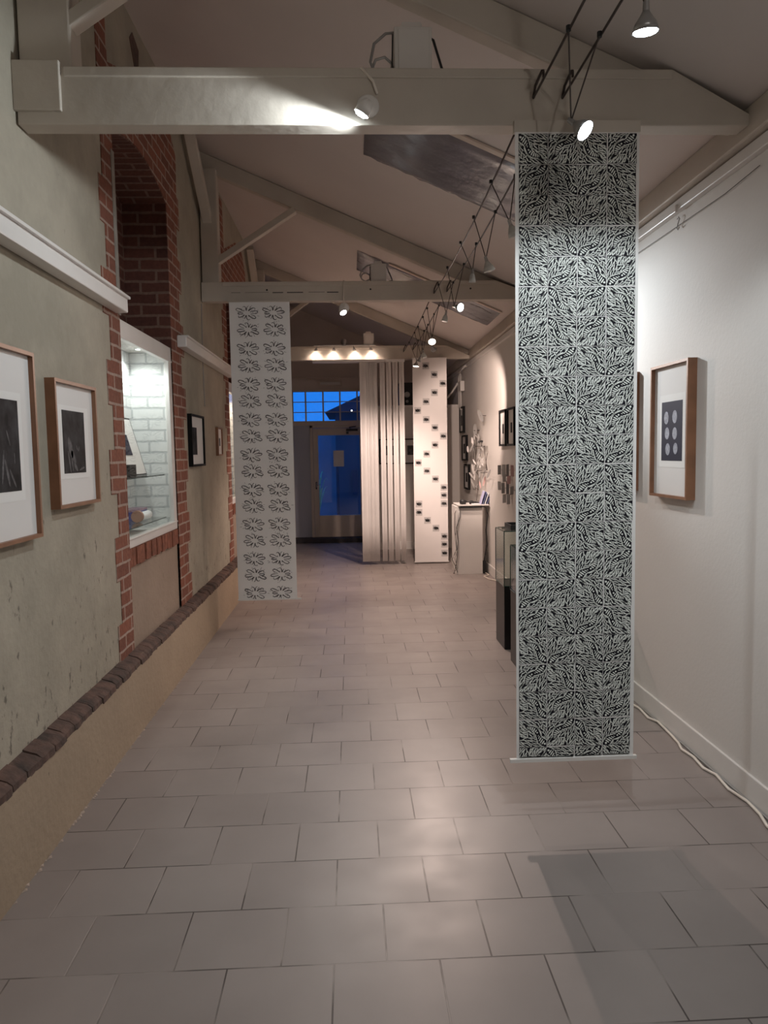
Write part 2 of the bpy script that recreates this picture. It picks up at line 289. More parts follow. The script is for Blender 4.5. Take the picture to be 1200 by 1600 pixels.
# brick surrounds of the recesses (toothed quoins, arch, dark recess lining, soldier sill, infill)
ZB = [.40, .588, .812, 1.036, 1.260, 1.484, 1.708, 1.932, 2.156, 2.38, 2.604, 2.828, 3.05, 3.27]
def quoin(mb, y_in, w_nar, w_wide, side, first_wide, ztop):
    k = first_wide; zs = [z for z in ZB if z < ztop] + [ztop]; rnd = random.Random(int(y_in * 10))
    for z0, z1 in zip(zs, zs[1:]):
        wdt = (w_wide if k else w_nar) + rnd.uniform(-.012, .012); k = not k
        y2 = y_in + side * wdt
        mb.box(XL - .02, XL + .004, min(y_in, y2), max(y_in, y2), z0, z1)
def surround(idx, a, b):
    q = MB()
    quoin(q, a, .17, .25, -1, True, 3.27); quoin(q, b, .27, .36, 1, True, 3.27)
    n = 14; arch = [(a + (b - a) * i / n, 3.13 + .10 * math.sin(math.pi * i / n)) for i in range(n + 1)]
    q.prism(arch + [(b + .30, 3.13), (b + .34, 3.55), (b + .10, 3.74), (a + .75, 3.72), (a + .3, 3.56), (a - .02, 3.45), (a - .04, 3.9), (a - .19, 3.9), (a - .19, 3.2), (a, 3.13)], 'x', XL - .02, XL + .003)
    struct(q.build('trim_%d' % idx, M_BRICK))
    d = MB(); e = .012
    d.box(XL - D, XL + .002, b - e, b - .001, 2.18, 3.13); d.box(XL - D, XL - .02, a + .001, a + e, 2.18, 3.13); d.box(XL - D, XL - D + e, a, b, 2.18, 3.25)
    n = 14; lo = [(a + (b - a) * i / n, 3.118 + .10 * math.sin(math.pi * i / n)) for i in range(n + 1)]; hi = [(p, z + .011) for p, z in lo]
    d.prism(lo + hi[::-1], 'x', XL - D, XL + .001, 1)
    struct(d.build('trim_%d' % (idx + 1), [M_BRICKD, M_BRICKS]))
    p = box(XL - D, XL - .012, a, b, 0, .845)
    struct(p.build('trim_%d' % (idx + 2), M_INFILL))
    s = MB(); s.box(XL - .05, XL - .008, a, b, .845, .95, 1); yy = a + .004; rnd = random.Random(idx)
    while yy < b - .05:
        wdt = .052 + rnd.uniform(-.004, .006); s.box(XL - .05, XL + .004 + rnd.uniform(-.004, .006), yy, yy + wdt, .85 + rnd.uniform(-.006, .006), .948); yy += wdt + .008
    struct(s.build('trim_%d' % (idx + 3), [M_SOLD, M_MORTAR]))
surround(4, *RECESS[0]); surround(8, *RECESS[1])
# plaster strip left on the arris of the first recess
struct(box(XL - .10, XL + .007, 3.985, 4.035, 2.19, 3.02).build('trim_12', mat('grey_render', (.34, .31, .27), .9, noise=.3, nscale=12, bump=.5)))

struct(MB().prism([(4.44, 3.80), (4.50, 3.86), (4.62, 3.82), (4.60, 3.70), (4.52, 3.68)], 'x', XL - .01, XL + .004).build('trim_19', M_LEDGE))
# right wall: baseboard, timber wall plate, rail
struct(box(XR - .014, XR, Y0, Y1, 0, .112).build('baseboard_right', M_TRIM, bevel=.004))
struct(box(1.545, XR, Y0, Y1, 2.63, 2.745).build('trim_13', M_BEAM, bevel=.008))
struct(box(1.578, XR, Y0, Y1, 2.575, 2.625).build('trim_14', M_TRIM, bevel=.004))
# back wall with transom window and glazed door
bw = MB()
bw.box(-1.3, -.93, Y1, Y1 + .2, 0, 2.5); bw.box(-1.3, 1.75, Y1, Y1 + .2, 2.46, 3.95)
bw.box(.32, 1.75, Y1, Y1 + .2, 0, 2.46)
bw.box(-.93, .32, Y1, Y1 + .16, 1.90, 1.955)
bw2 = box(-.93, -.66, Y1 + .02, Y1 + .10, 0, 1.90); struct(bw2.build('trim_20', mat('side_panel', (.42, .43, .50), .5)))
bw.box(.22, .32, Y1 + .02, Y1 + .10, 0, 1.90)
struct(bw.build('wall_back', M_BACK))
struct(box(-1.2, .25, Y1 - .02, Y1, 2.655, 2.675).build('trim_15', M_BACK))
struct(box(-1.2, .25, Y1 - .035, Y1, 2.452, 2.478).build('trim_16', M_DOORP))
win = struct(box(-.93, .32, Y1 + .03, Y1 + .035, 1.955, 2.46).build('window_1', M_GLASS))
fr = MB()
for z0, z1 in ((1.955, 1.972), (2.443, 2.46)): fr.box(-.93, .32, Y1 + .015, Y1 + .06, z0, z1)
for x in (-.93, -.718, -.435, -.160, .12, .30): fr.box(x - .012, x + .012, Y1 + .01, Y1 + .06, 1.96, 2.455)
for z in (2.115, 2.28): fr.box(-.93, .32, Y1 + .02, Y1 + .05, z - .006, z + .006)
fr.build('window_frame', M_DOORP, win)
dr = struct(bpy.data.objects.new('door_1', None)); C.collection.objects.link(dr); dr.location = (-.22, Y1 + .04, 0)
d = MB(); d.box(-.66, -.615, Y1 - .01, Y1 + .09, .06, 1.90); d.box(.19, .235, Y1 - .01, Y1 + .09, .06, 1.90); d.box(-.66, .235, Y1 - .01, Y1 + .09, 1.855, 1.90)
d.build('door_frame', M_DOORP, dr, bevel=.003)
d = MB(); d.box(-.612, -.53, Y1 + .01, Y1 + .06, .068, 1.85); d.box(.145, .187, Y1 + .01, Y1 + .06, .068, 1.85); d.box(-.53, .145, Y1 + .01, Y1 + .06, 1.735, 1.85); d.box(-.53, .145, Y1 + .01, Y1 + .06, .068, .425)
d.box(-.50, .12, Y1 + .003, Y1 + .01, .14, .31)
d.build('door_leaf', M_DOORP, dr, bevel=.003)
box(-.53, .145, Y1 + .032, Y1 + .037, .425, 1.735).build('glass_pane', M_GLASS, dr)
h = MB().tube([(-.575, Y1 + .01, .93), (-.575, Y1 - .035, .93), (-.50, Y1 - .035, .93)], .008); h.box(-.587, -.563, Y1 + .002, Y1 + .01, .86, .98); h.build('handle', M_METAL, dr, True)
c = MB().box(-.07, .12, Y1 - .035, Y1 + .008, 1.80, 1.835); c.tube([(.0, Y1 - .02, 1.835), (-.02, Y1 - .09, 1.86), (.09, Y1 - .02, 1.875)], .007); c.box(-.07, -.03, Y1 - .03, Y1 + .008, 1.755, 1.79); c.build('door_closer', M_BLACK, dr)
tag(box(-.287, -.115, Y1 + .028, Y1 + .031, 1.225, 1.487).build('notice_sheet', M_WPLAS), 'pale sheet of paper stuck to the glass of the back door', 'notice')
tag(box(-.93, .25, 11.95, Y1 + .02, 0, .07).build('door_step', M_MATT), 'dark doorstep across the foot of the back door', 'step')
# emergency light above the transom
em = thing('emergency_light', 'long low emergency light fixed on the wall over the transom window', 'light', (-.31, Y1, 2.53))
box(-.50, -.12, Y1 - .05, Y1, 2.535, 2.605).build('housing', M_DOORP, em, bevel=.006); box(-.47, -.15, Y1 - .062, Y1 - .05, 2.55, 2.59).build('diffuser', M_WPLAS, em, bevel=.004)
# partition right of the entrance, with the dark loft over it
struct(box(.27, XR, 11.0, 11.12, 0, 2.125).build('wall_partition', M_WHITE)); struct(box(.25, .37, 11.0, Y1, 0, 2.125).build('wall_side', M_WHITE))
struct(box(.25, XR, 10.98, 11.0, 0, .11).build('baseboard_back', M_TRIM)); struct(box(.25, XR, 10.985, Y1, 2.10, 2.13).build('trim_17', M_TRIM))
sp_ = thing('loudspeaker', 'black loudspeaker standing on top of the partition wall', 'speaker', (.87, 11.3, 2.13))
box(.74, .96, 11.2, 11.42, 2.13, 2.48).build('cabinet', M_BLACK, sp_, bevel=.006)
MB().lathe((.86, 11.2, 2.30), (0, -1, 0), [(0, .045), (.012, .045), (.012, .03), (.004, .012)]).build('driver', M_GREYM, sp_, True)
MB().lathe((.86, 11.2, 2.20), (0, -1, 0), [(0, .022), (.008, .022), (.004, .008)]).build('driver', M_GREYM, sp_, True)
# pipes in the far right corner
t = thing('conduit_pipes', 'bundle of white pipes running down the right wall beside the loft', 'pipe', (1.58, 10.6, 2.1))
for pts in ([(1.575, 10.1, 2.60), (1.575, 10.55, 2.58), (1.575, 10.75, 2.50), (1.575, 10.75, 2.06)], [(1.56, 10.75, 2.42), (1.50, 10.82, 2.32), (1.42, 10.9, 2.22), (1.36, 11.05, 2.13)], [(1.58, 10.60, 2.54), (1.58, 10.60, 2.03)]):
    MB().tube(pts, .014).build('pipe', M_TRIM, t, True)
box(1.54, 1.60, 10.38, 10.56, 2.28, 2.42).build('junction_cover', M_TRIM, t, bevel=.005)

# ------------------------------------------------------------------ outside, behind the back door
struct(box(-6, 6, Y1 + .2, 22, -.12, -.02).build('ground', M_OUT))
ob = thing('outbuilding', 'dark outbuilding with a sloping roof seen blue through the back door', 'building', (1.2, 15.0, -.02))
box(-.30, 4, 15.0, 18, -.02, 2.3).build('wall', M_OUTD, ob); MB().prism([(-.5, 2.25), (.6, 2.75), (4, 4.2), (4.2, 2.25)], 'y', 14.8, 18.2).build('roof', M_ROOF, ob)
box(.02, .12, 14.95, 15.0, .6, 1.1).build('meter_box', M_ROOF, ob)
ot = tag(box(-4, -.31, 17.5, 17.7, -.02, 2.1).build('garden_wall', M_OUT), 'pale garden wall beyond the door glass', 'wall')
tag(MB().tube([(-.26, 14.2, -.02), (-.26, 14.2, 1.4)], .03).build('post', M_ROOF), 'dark post standing outside the door glass', 'post')
random.seed(8); pl = thing('potted_plant', 'leafy plant with long arching leaves outside the door', 'plant', (-.62, 13.3, -.02))
MB().lathe((-.62, 13.3, -.02), (0, 0, 1), [(0, .10), (.22, .14), (.22, .12), (.18, .02)]).build('pot', M_OUTD, pl)
lf = MB()
for i in range(16):
    a = random.uniform(0, 6.28); ln = random.uniform(.12, .3); hh = random.uniform(.5, .95)
    P = [Vector((-.62 + math.cos(a) * ln * t, 13.3 + math.sin(a) * ln * t, .18 + hh * math.sin(t * 1.9))) for t in [j / 6 for j in range(7)]]
    sd = Vector((-math.sin(a), math.cos(a), 0)); vs = []
    for j, p in enumerate(P): wd = .022 * (1 - (j / 6) ** 2) + .002; vs += [p - sd * wd, p + sd * wd]
    lf.add(vs, [(2 * j, 2 * j + 1, 2 * j + 3, 2 * j + 2) for j in range(6)])
lf.build('leaves', M_PLANT, pl)
struct(box(-1.4, 1.0, 13.0, 13.05, -.5, -.03).build('trim_18', M_OUT))
tag(MB().tube([(-1.1, Y1 + .21, 3.6), (-.5, 13.5, 3.15), (.55, 14.79, 2.74)], .012).build('overhead_cable', M_ROOF), 'cable hanging across the sky behind the transom window', 'cable')

# ------------------------------------------------------------------ roof trusses
def truss(y, pw, label, right=(1.25, 1.54), zb=(2.668, 2.872)):
    t = thing('roof_truss', label, 'roof truss', (0, y + .08, zb[0]), 'white painted roof trusses')
    z0, z1 = zb
    bmb = MB().prism([(-1.193, z0), (right[1], z0), (1.575, z0 + .03), (right[0], z1), (-1.193, z1)], 'y', y, y + .085); bmb.box(-1.02, right[0] - .005, y - .007, y + .01, z1 - .036, z1 - .001); bmb.box(right[0], right[1], y + .012, y + .08, z0 + .01, z0 + .02)
    bmb.build('tie_beam', M_BEAM, t, bevel=.004)
    def rf(x, o): return (x, ceil_z(x) - o)
    MB().prism([rf(-1.2, .002), rf(1.56, .002), rf(1.56, .05), rf(1.30, .14), rf(-1.2, .14)], 'y', y + .08, y + .165).build('rafter', M_BEAM, t, bevel=.008)
    box(-1.19, -1.2 + pw, y + .03, y + .15, z1 - .02, ceil_z(-1.2 + pw) - .10).build('post', M_BEAM, t, bevel=.008)
    MB().bar((-1.2 + pw - .03, y + .07, z1 + .17), (-.42, y + .07, ceil_z(-.42) - .15), .05, .075, (0, 1, 0)).build('strut', M_BEAM, t, bevel=.005)
    MB().bar((-1.2 + pw * .45, y + .06, z1 + .50), (-1.2 + pw * .45, y - .62, ceil_z(-1.15) - .05), pw * .5, .07, (0, 1, 1)).build('wind_brace', M_BEAM, t, bevel=.005)
    return t
t1 = truss(2.88, .20, 'nearest white roof truss with a big end block and the largest lamp on it')
MB().box(-1.2, -1.03, 2.862, 2.882, 2.712, 2.888).build('end_block', M_BEAM, t1, bevel=.004)
t2 = truss(6.25, .15, 'middle white roof truss carrying the leaf banner at its left end', (1.23, 1.54), (2.70, 2.857))
for x in (.19, 1.02, -.66): MB().lathe((x, 6.25, 2.79), (0, -1, 0), [(0, .008), (.001, .008)], 8).build('bolt_hole', M_BLACK, t2)
cr_ = MB(); x = -.95
while x < -.1:
    l_ = random.uniform(.06, .2); cr_.box(x, x + l_, 6.2485, 6.25, 2.768 + random.uniform(-.003, .003), 2.772); x += l_ + random.uniform(.01, .05)
cr_.build('crack', M_BLACK, t2)
t3 = truss(9.60, .15, 'farthest white roof truss with four small warm spots on a bar', (1.25, 1.54), (2.628, 2.802))
tag(MB().tube([(-1.19, 6.22, 2.68), (-1.194, 6.21, 2.2), (-1.194, 6.23, 1.85)], .004).build('wall_cable', M_GREY), 'thin grey cable running down the plaster below the middle truss', 'cable')

# ------------------------------------------------------------------ cable trunking on the left wall
def trunking(y0, y1, z, label):
    t = thing('cable_trunking', label, 'trunking', (-1.16, (y0 + y1) / 2, z))
    box(-1.197, -1.13, y0, y1, z, z + .075).build('channel', M_TRIM, t, bevel=.006); box(-1.194, -1.115, y0, y1, z + .068, z + .082).build('lid', M_TRIM, t, bevel=.003)
    return t
trunking(Y0 + .1, 3.95, 2.185, 'white cable trunking on the left wall above the two oak frames')
trunking(5.32, 7.47, 2.205, 'white cable trunking on the left wall between the two lit recesses')

# ------------------------------------------------------------------ display cases in the recesses
def display(a, b, label, cold):
    t = thing('display_case', label, 'display case', (-1.25, (a + b) / 2, .95)); z0, z1 = .95, 2.175; xf = XL - .004
    f = MB(); f.box(xf - .03, xf, a + .005, b - .005, z1 - .088, z1); f.box(xf - .03, xf, a + .005, b - .005, z0, z0 + .045)
    f.box(xf - .03, xf, a + .005, a + .03, z0 + .045, z1 - .088); f.box(xf - .03, xf, b - .085, b - .005, z0 + .045, z1 - .088)
    f.box(xf - .03, xf + .006, a + .005, b - .005, z1 - .10, z1 - .088); f.box(xf - .03, xf + .006, a + .005, b - .005, z0 + .045, z0 + .055)
    f.build('frame', M_TRIM, t, bevel=.003)
    l = MB(); l.box(XL - D + .001, XL - D + .02, a, b, z0, z1); l.box(XL - D, xf - .03, b - .022, b - .002, z0, z1); l.box(XL - D, xf - .03, a + .002, a + .022, z0, z1)
    l.build('brick_lining', M_WBRICK, t)
    box(XL - D + .02, xf - .03, a + .022, b - .022, z1 - .03, z1).build('top_panel', M_WHITE, t); box(XL - D + .02, xf - .03, a + .022, b - .022, z0, z0 + .01).build('bottom_panel', M_WHITE, t)
    for z in (1.045, 1.327):
        s = box(XL - D + .03, -1.24, a + .03, b - .16, z - .006, z).build('glass_shelf', M_GLASSG, t)
        box(-1.24, -1.238, a + .03, b - .16, z - .006, z).build('edge', M_GEDGE, s)
    box(xf - .022, xf - .018, a + .03, b - .085, z0 + .045, z1 - .088).build('glass_pane', M_GLASSP, t)
    col = (0.93, 1.0, .98) if cold else (1.0, .82, .66)
    for y in (a + .42, b - .20):
        ld = MB().lathe((-1.36, y, z1 - .03), (0, 0, -1), [(0, .034), (.006, .034), (.004, .024)]).build('downlight', M_METAL, t)
        MB().lathe((-1.36, y, z1 - .0335), (0, 0, -1), [(0, .022), (.001, .022)]).build('lamp_face', M_BULBC if cold else M_BULBW, ld)
        spot('downlight_beam', (-1.36, y, z1 - .045), (-.05, 0, -1), 8.5 if cold else 12, col, 140, .8, .02, t)
    return t
display(4.02, 5.16, 'lit display case with glass shelves in the nearer brick recess', True)
display(7.50, 8.64, 'warm lit display case in the farther recess, half hidden by the leaf banner', False)
# in the near case
t = thing('framed_print', 'small thin-framed print leaning on the upper glass shelf in the near case', 'picture', (-1.38, 4.7, 1.327))
def lean(y0, y1, z0, z1, x0, x1, th=.006):
    return [(x0, y0, z0), (x0, y1, z0), (x1, y1, z1), (x1, y0, z1)]
def plate(mb, y0, y1, u0, u1, off, mi, xb=-1.335, dx=-.10, z=1.329, h=.365):
    P = lambda u: (xb + dx * u + off, z + h * u)
    a_, b_ = P(u0), P(u1); vs = [(a_[0], y0, a_[1]), (a_[0], y1, a_[1]), (b_[0], y1, b_[1]), (b_[0], y0, b_[1])]; vs += [(x - .004, y, z_) for x, y, z_ in vs]
    mb.add(vs, [(0, 1, 2, 3), (7, 6, 5, 4), (0, 4, 5, 1), (1, 5, 6, 2), (2, 6, 7, 3), (3, 7, 4, 0)], mi)
def leanbox(name, y0, y1, u0, u1, off, m, par): q = MB(); plate(q, y0, y1, u0, u1, off, 0); return q.build(name, m, par)
leanbox('frame', 4.50, 4.93, 0, 1, 0, M_BLKF, t); leanbox('mount', 4.515, 4.915, .025, .975, .002, M_MAT, t)
leanbox('print', 4.60, 4.74, .35, .70, .004, M_BLUEP, t)
tag(box(-1.33, -1.29, 4.40, 4.53, 1.327, 1.40).build('small_black_box', M_BLKF), 'small black object at the foot of the leaning print', 'box')
t = thing('blue_box', 'blue cardboard box with mauve lid on the lower glass shelf', 'box', (-1.42, 4.9, 1.045))
box(-1.46, -1.36, 4.70, 4.985, 1.045, 1.10).build('body', M_BLUE, t); box(-1.462, -1.358, 4.698, 4.987, 1.10, 1.112).build('lid', M_MAUVE, t)
tag(MB().tube([(-1.32, 4.62, 1.073), (-1.32, 4.86, 1.073)], .027, 20).build('paper_roll', M_WCARD, smooth=True), 'white paper roll lying in front of the blue box', 'roll')
tag(MB().tube([(-1.31, 4.57, 1.082), (-1.31, 4.60, 1.082)], .036, 24).build('brown_disc', M_BROWN), 'round brown disc standing at the end of the white roll', 'disc')
tag(MB().lathe((-1.34, 8.0, 1.045), (0, 0, 1), [(0, .03), (.05, .05), (.09, .045), (.06, .02)]).build('white_bowl', M_WCARD, smooth=True), 'small white bowl on the lower shelf of the far case', 'bowl')

# ------------------------------------------------------------------ framed pictures
def framed(side, ya, yb, z0, z1, depth, fw, m_frame, label, sheet=None, art=None, m_art=None, extra=None, group=None):
    """side -1: hangs on the left wall facing +X, +1: on the right wall facing -X"""
    s = -side; xw = XL if side < 0 else XR; xf = xw + s * depth
    t = thing('framed_picture', label, 'picture', (xw, (ya + yb) / 2, z0), group)
    def bx(x0, x1, *a): return (min(x0, x1), max(x0, x1), *a)
    f = MB(); f.box(*bx(xw, xf, ya, yb, z1 - fw, z1)); f.box(*bx(xw, xf, ya, yb, z0, z0 + fw)); f.box(*bx(xw, xf, ya, ya + fw, z0 + fw, z1 - fw)); f.box(*bx(xw, xf, yb - fw, yb, z0 + fw, z1 - fw))
    f.build('frame', m_frame, t)
    xm = xf - s * depth * .45
    box(*bx(xw + s * .004, xm, ya + fw, yb - fw, z0 + fw, z1 - fw)).build('mount', M_MAT, t)
    if sheet: box(*bx(xm, xm + s * .001, *sheet)).build('sheet', M_SHEET, t)
    if art: ar = box(*bx(xm + s * .001, xm + s * .002, *art)).build('print', m_art, t)
    if extra: extra(t, xm + s * .002, s)
    return t
def strokes(items, m_, name):
    def fn(t, x, s):
        for (y, z, ry, rz, ang) in items:
            vs = []
            for xx in (x, x + s * .0006):
                for k in range(16):
                    a = 2 * math.pi * k / 16; u, v = ry * math.cos(a), rz * math.sin(a)
                    vs.append((xx, y + u * math.cos(ang) - v * math.sin(ang), z + u * math.sin(ang) + v * math.cos(ang)))
            fs = [tuple(range(15, -1, -1)), tuple(range(16, 32))] + [(k, (k + 1) % 16, 16 + (k + 1) % 16, 16 + k) for k in range(16)]
            MB().add(vs, fs).build(name, m_, t)
    return fn
framed(-1, 2.34, 2.83, 1.155, 1.835, .04, .014, M_WOODF, 'large oak-framed dark print on the left wall, cut by the picture edge', (2.42, 2.735, 1.30, 1.68), (2.45, 2.705, 1.335, 1.652), M_DARKP,
       strokes([(2.60, 1.40, .008, .05, .3), (2.57, 1.42, .006, .06, -.2), (2.64, 1.38, .006, .04, .6), (2.62, 1.52, .004, .03, .4), (2.66, 1.45, .003, .02, 0)], M_GREYP, 'brush_stroke'))
framed(-1, 3.01, 3.49, 1.243, 1.765, .04, .014, M_WOODF, 'oak-framed brushy black print beside the first brick pillar', (3.07, 3.41, 1.36, 1.665), (3.11, 3.36, 1.383, 1.645), M_DARKP,
       strokes([(3.185, 1.49, .022, .048, .45), (3.215, 1.45, .016, .034, .7), (3.17, 1.43, .008, .05, .25), (3.235, 1.41, .01, .03, .9), (3.26, 1.49, .004, .012, .5), (3.28, 1.485, .003, .012, -.5), (3.20, 1.42, .006, .03, .2), (3.31, 1.40, .03, .005, .2)], M_GREYP, 'brush_stroke'))
framed(-1, 5.57, 6.05, 1.365, 1.757, .032, .016, M_BLKF, 'black-framed picture on plaster past the near display case', None, (5.65, 5.80, 1.453, 1.66), M_DARKP)
framed(-1, 6.70, 6.93, 1.442, 1.695, .025, .014, M_WOODF, 'small oak-framed picture beside the black-framed one', None, (6.79, 6.85, 1.53, 1.60), M_GREYP)
ov = [(3.669, 1.596, .026, .032, 0), (3.573, 1.598, .026, .032, 0), (3.659, 1.519, .026, .030, 0), (3.571, 1.517, .026, .030, 0), (3.649, 1.44, .026, .030, 0), (3.561, 1.443, .024, .028, 0)]
ov = [(y + .01, z, a, b, c_) for y, z, a, b, c_ in ov]
framed(1, 3.41, 3.84, 1.20, 1.862, .045, .013, M_WOODF, 'wood-framed indigo print with six pale ovals on the right wall', (3.47, 3.76, 1.35, 1.71), (3.50, 3.735, 1.383, 1.675), M_BLUEP, strokes(ov, M_OVAL, 'oval'))
framed(1, 4.10, 4.55, 1.21, 1.87, .045, .013, M_WOODF, 'wood-framed picture on the right wall mostly hidden by the black and white banner', (4.17, 4.48, 1.35, 1.71), (4.2, 4.45, 1.38, 1.675), M_BLUEP)
for k, (y, lab) in enumerate(((7.15, 'right of the two slim black frames above the wall scraps'), (7.55, 'left of the two slim black frames above the wall scraps'), (6.75, 'third slim black frame peeping out beside the black and white banner'))):
    framed(1, y, y + .32, 1.49, 1.866, .035, .02, M_BLKF, lab, None, (y + .13, y + .20, 1.62, 1.72), M_DARKP)
for (y0, y1, z0, z1, lab) in ((10.41, 10.76, 1.705, 2.07, 'top black frame of the column of three at the far end of the right wall'), (10.17, 10.55, 1.312, 1.665, 'middle black frame of the column of three at the far end'), (9.98, 10.36, .92, 1.265, 'bottom black frame of the column of three at the far end')):
    framed(1, y0, y1, z0, z1, .035, .022, M_BLKF, lab, None, (y0 + .14, y1 - .10, z0 + .10, z1 - .12), M_DARKP)
def framed_p(x0, x1, z0, z1, label):
    t = thing('framed_picture', label, 'picture', ((x0 + x1) / 2, 11.0, z0)); y = 11.0; fw = .016
    f = MB(); f.box(x0, x1, y - .03, y, z1 - fw, z1); f.box(x0, x1, y - .03, y, z0, z0 + fw); f.box(x0, x0 + fw, y - .03, y, z0, z1); f.box(x1 - fw, x1, y - .03, y, z0, z1); f.build('frame', M_BLKF, t)
    box(x0 + fw, x1 - fw, y - .015, y, z0 + fw, z1 - fw).build('mount', M_MAT, t)
    xm = (x0 + x1) / 2; box(xm - .085, xm + .085, y - .017, y - .015, z0 + .13, z1 - .10).build('print', mat('grey_photo', (.12, .12, .12), .6, noise=.8, nscale=25), t)
framed_p(.42, .71, 1.27, 1.64, 'black-framed picture seen through the slits of the white strips')
framed_p(.77, 1.07, 1.27, 1.64, 'black-framed picture on the partition beside the flower banner')

# ------------------------------------------------------------------ banners
def ribbon(mb, pts, wd, y, mi, close=False):
    """flat stroke in the XZ plane at depth y; pts (x,z), wd float or list"""
    n = len(pts); vs = []
    for i, p in enumerate(pts):
        a = pts[max(i - 1, 0)]; b = pts[min(i + 1, n - 1)]; dx, dz = b[0] - a[0], b[1] - a[1]; l = math.hypot(dx, dz) or 1
        w_ = (wd[i] if isinstance(wd, (list, tuple)) else wd) / 2; nx, nz = -dz / l * w_, dx / l * w_
        vs += [(p[0] + nx, y, p[1] + nz), (p[0] - nx, y, p[1] - nz)]
    mb.add(vs, [(2 * i, 2 * i + 1, 2 * i + 3, 2 * i + 2) for i in range(n - 1)], mi)
# tile artwork, unit square, v downwards; helix starts in the top left corner
def cat(P, n=4):
    out = []
    for i in range(len(P) - 1):
        p0 = P[max(i - 1, 0)]; p1 = P[i]; p2 = P[i + 1]; p3 = P[min(i + 2, len(P) - 1)]
        for k in range(n):
            t = k / n; out.append(tuple(.5 * (2 * p1[j] + (p2[j] - p0[j]) * t + (2 * p0[j] - 5 * p1[j] + 4 * p2[j] - p3[j]) * t * t + (3 * p1[j] - p0[j] - 3 * p2[j] + p3[j]) * t ** 3) for j in (0, 1)))
    out.append(P[-1]); return out
random.seed(21)
TILE = []      # (points, widths)
up = cat([(0.0, .03), (.14, .04), (.27, .14), (.33, .30), (.38, .46), (.47, .60), (.62, .68), (.80, .70)])
lo = cat([(.0, .22), (.10, .28), (.20, .36), (.26, .52), (.34, .66), (.50, .76), (.70, .78)])
# pale outlines outside the rails
TILE.append(([(x + .035, y - .02) for x, y in up[2:22]], .034)); TILE.append(([(x - .02, y + .035) for x, y in lo], .034))
for (x, y, a, l_, w_) in ((.065, .115, .3, .08, .07), (.13, .165, .95, .17, .042), (.185, .22, 1.0, .19, .042), (.235, .285, 1.05, .17, .038), (.275, .355, 1.1, .12, .028), (.305, .42, 1.2, .07, .02),
                          (.345, .535, .7, .06, .06), (.395, .60, .95, .12, .038), (.455, .65, 1.1, .15, .042), (.52, .685, 1.2, .16, .042), (.585, .705, 1.35, .14, .038), (.645, .72, 1.5, .11, .032), (.70, .73, 1.6, .08, .024)):
    dx, dy = math.cos(-a) * l_ / 2, math.sin(-a) * l_ / 2
    TILE.append(([(x - dx, y - dy), (x - dx * .6, y - dy * .6), (x + dx * .6, y + dy * .6), (x + dx, y + dy)], [.012, w_, w_, .012]))
def inside(x, y):
    for k in range(min(len(up), len(lo))):
        cx, cy = (up[k][0] + lo[k][0]) / 2, (up[k][1] + lo[k][1]) / 2
        if math.hypot(x - cx, y - cy) < .13: return True
    return False
tries = 0; placed = []
while len(placed) < 135 and tries < 12000:
    tries += 1; x, y = random.uniform(.02, .98), random.uniform(.02, .98)
    if inside(x, y): continue
    u = (x + y) / 2; dense = .080 if u < .7 else .084
    if any(abs(x - a) < dense and math.hypot((x - a), (y - b)) < dense for a, b in placed): continue
    placed.append((x, y))
    ang = math.radians(random.gauss(33, 13)) if y < x + .15 else math.radians(random.gauss(58, 24) if u < .6 else random.gauss(38, 12))
    l_ = random.uniform(.15, .24) + .05 * u; wdt = .027 + .030 * u * u + random.uniform(-.004, .006)
    if random.random() < .10 and u < .6: ang += math.radians(random.choice((70, -70)))
    dx, dy = math.cos(ang) * l_ / 2, math.sin(ang) * l_ / 2; k = random.uniform(-.005, .005)
    P = [(x - dx, y - dy), (x - k, y + k), (x + dx, y + dy)]
    P = [(min(max(a, .012), .988), min(max(b, .012), .988)) for a, b in P]
    TILE.append((P, [wdt * .5, wdt, .005]))
def put_tile(mb, cx, cz, s, rot, y, vmax=1.0):
    mb.add([(cx - s / 2, y, cz + s / 2), (cx + s / 2, y, cz + s / 2), (cx + s / 2, y, cz + s / 2 - s * vmax), (cx - s / 2, y, cz + s / 2 - s * vmax)], [(0, 1, 2, 3)], 1)
    for P, wd in TILE:
        Q = []
        for (u, v) in P:
            u, v = u - .5, v - .5
            for _ in range(rot): u, v = -v, u       # clockwise quarter turns
            if v + .5 > vmax: v = vmax - .5
            Q.append((cx + u * s, cz - v * s))
        ws = [k * s for k in wd] if isinstance(wd, list) else wd * s
        ribbon(mb, Q, ws, y - .0005, 2)
b1 = thing('hanging_banner', 'long paper banner of black and white block-printed squares hanging from the nearest truss', 'banner', (.872, 2.862, .21))
pb = MB(); pb.box(.638, 1.112, 2.858, 2.8595, .215, 2.635)
rows = ['ABAB', 'BCDA', 'BCDA', 'ACDB', 'ADCD', 'DABC', 'DABC', 'ABCD', 'BCDB', 'CDAB', 'ADCD', 'BCDA', 'CADA', 'DBAC', 'CADB', 'DBCA', 'BCDA', 'CDCD', 'BCAB', 'CBAD', 'CBAD', 'DABC']
random.seed(4); s_ = .1100
for r, row in enumerate(rows):
    zt = 2.630 - r * .1128
    vm = 1.0 if r < 21 else .36
    for c_, ch in enumerate(row):
        put_tile(pb, .652 + s_ / 2 + c_ * .1128 - .004 * (r / 21) + random.uniform(-.0012, .0012), zt - s_ / 2 + random.uniform(-.0015, .0015), s_, 'ABCD'.index(ch), 2.8575 - .0001, vm)
pb.noclean = True; pb.build('paper_sheet', [M_PAPER, M_INK, M_CARVE], b1)
box(.635, 1.115, 2.856, 2.88, 2.635, 2.678).build('top_batten', M_BEAM, b1); box(.612, 1.125, 2.852, 2.868, .202, .216).build('bottom_batten', M_TRIM, b1)
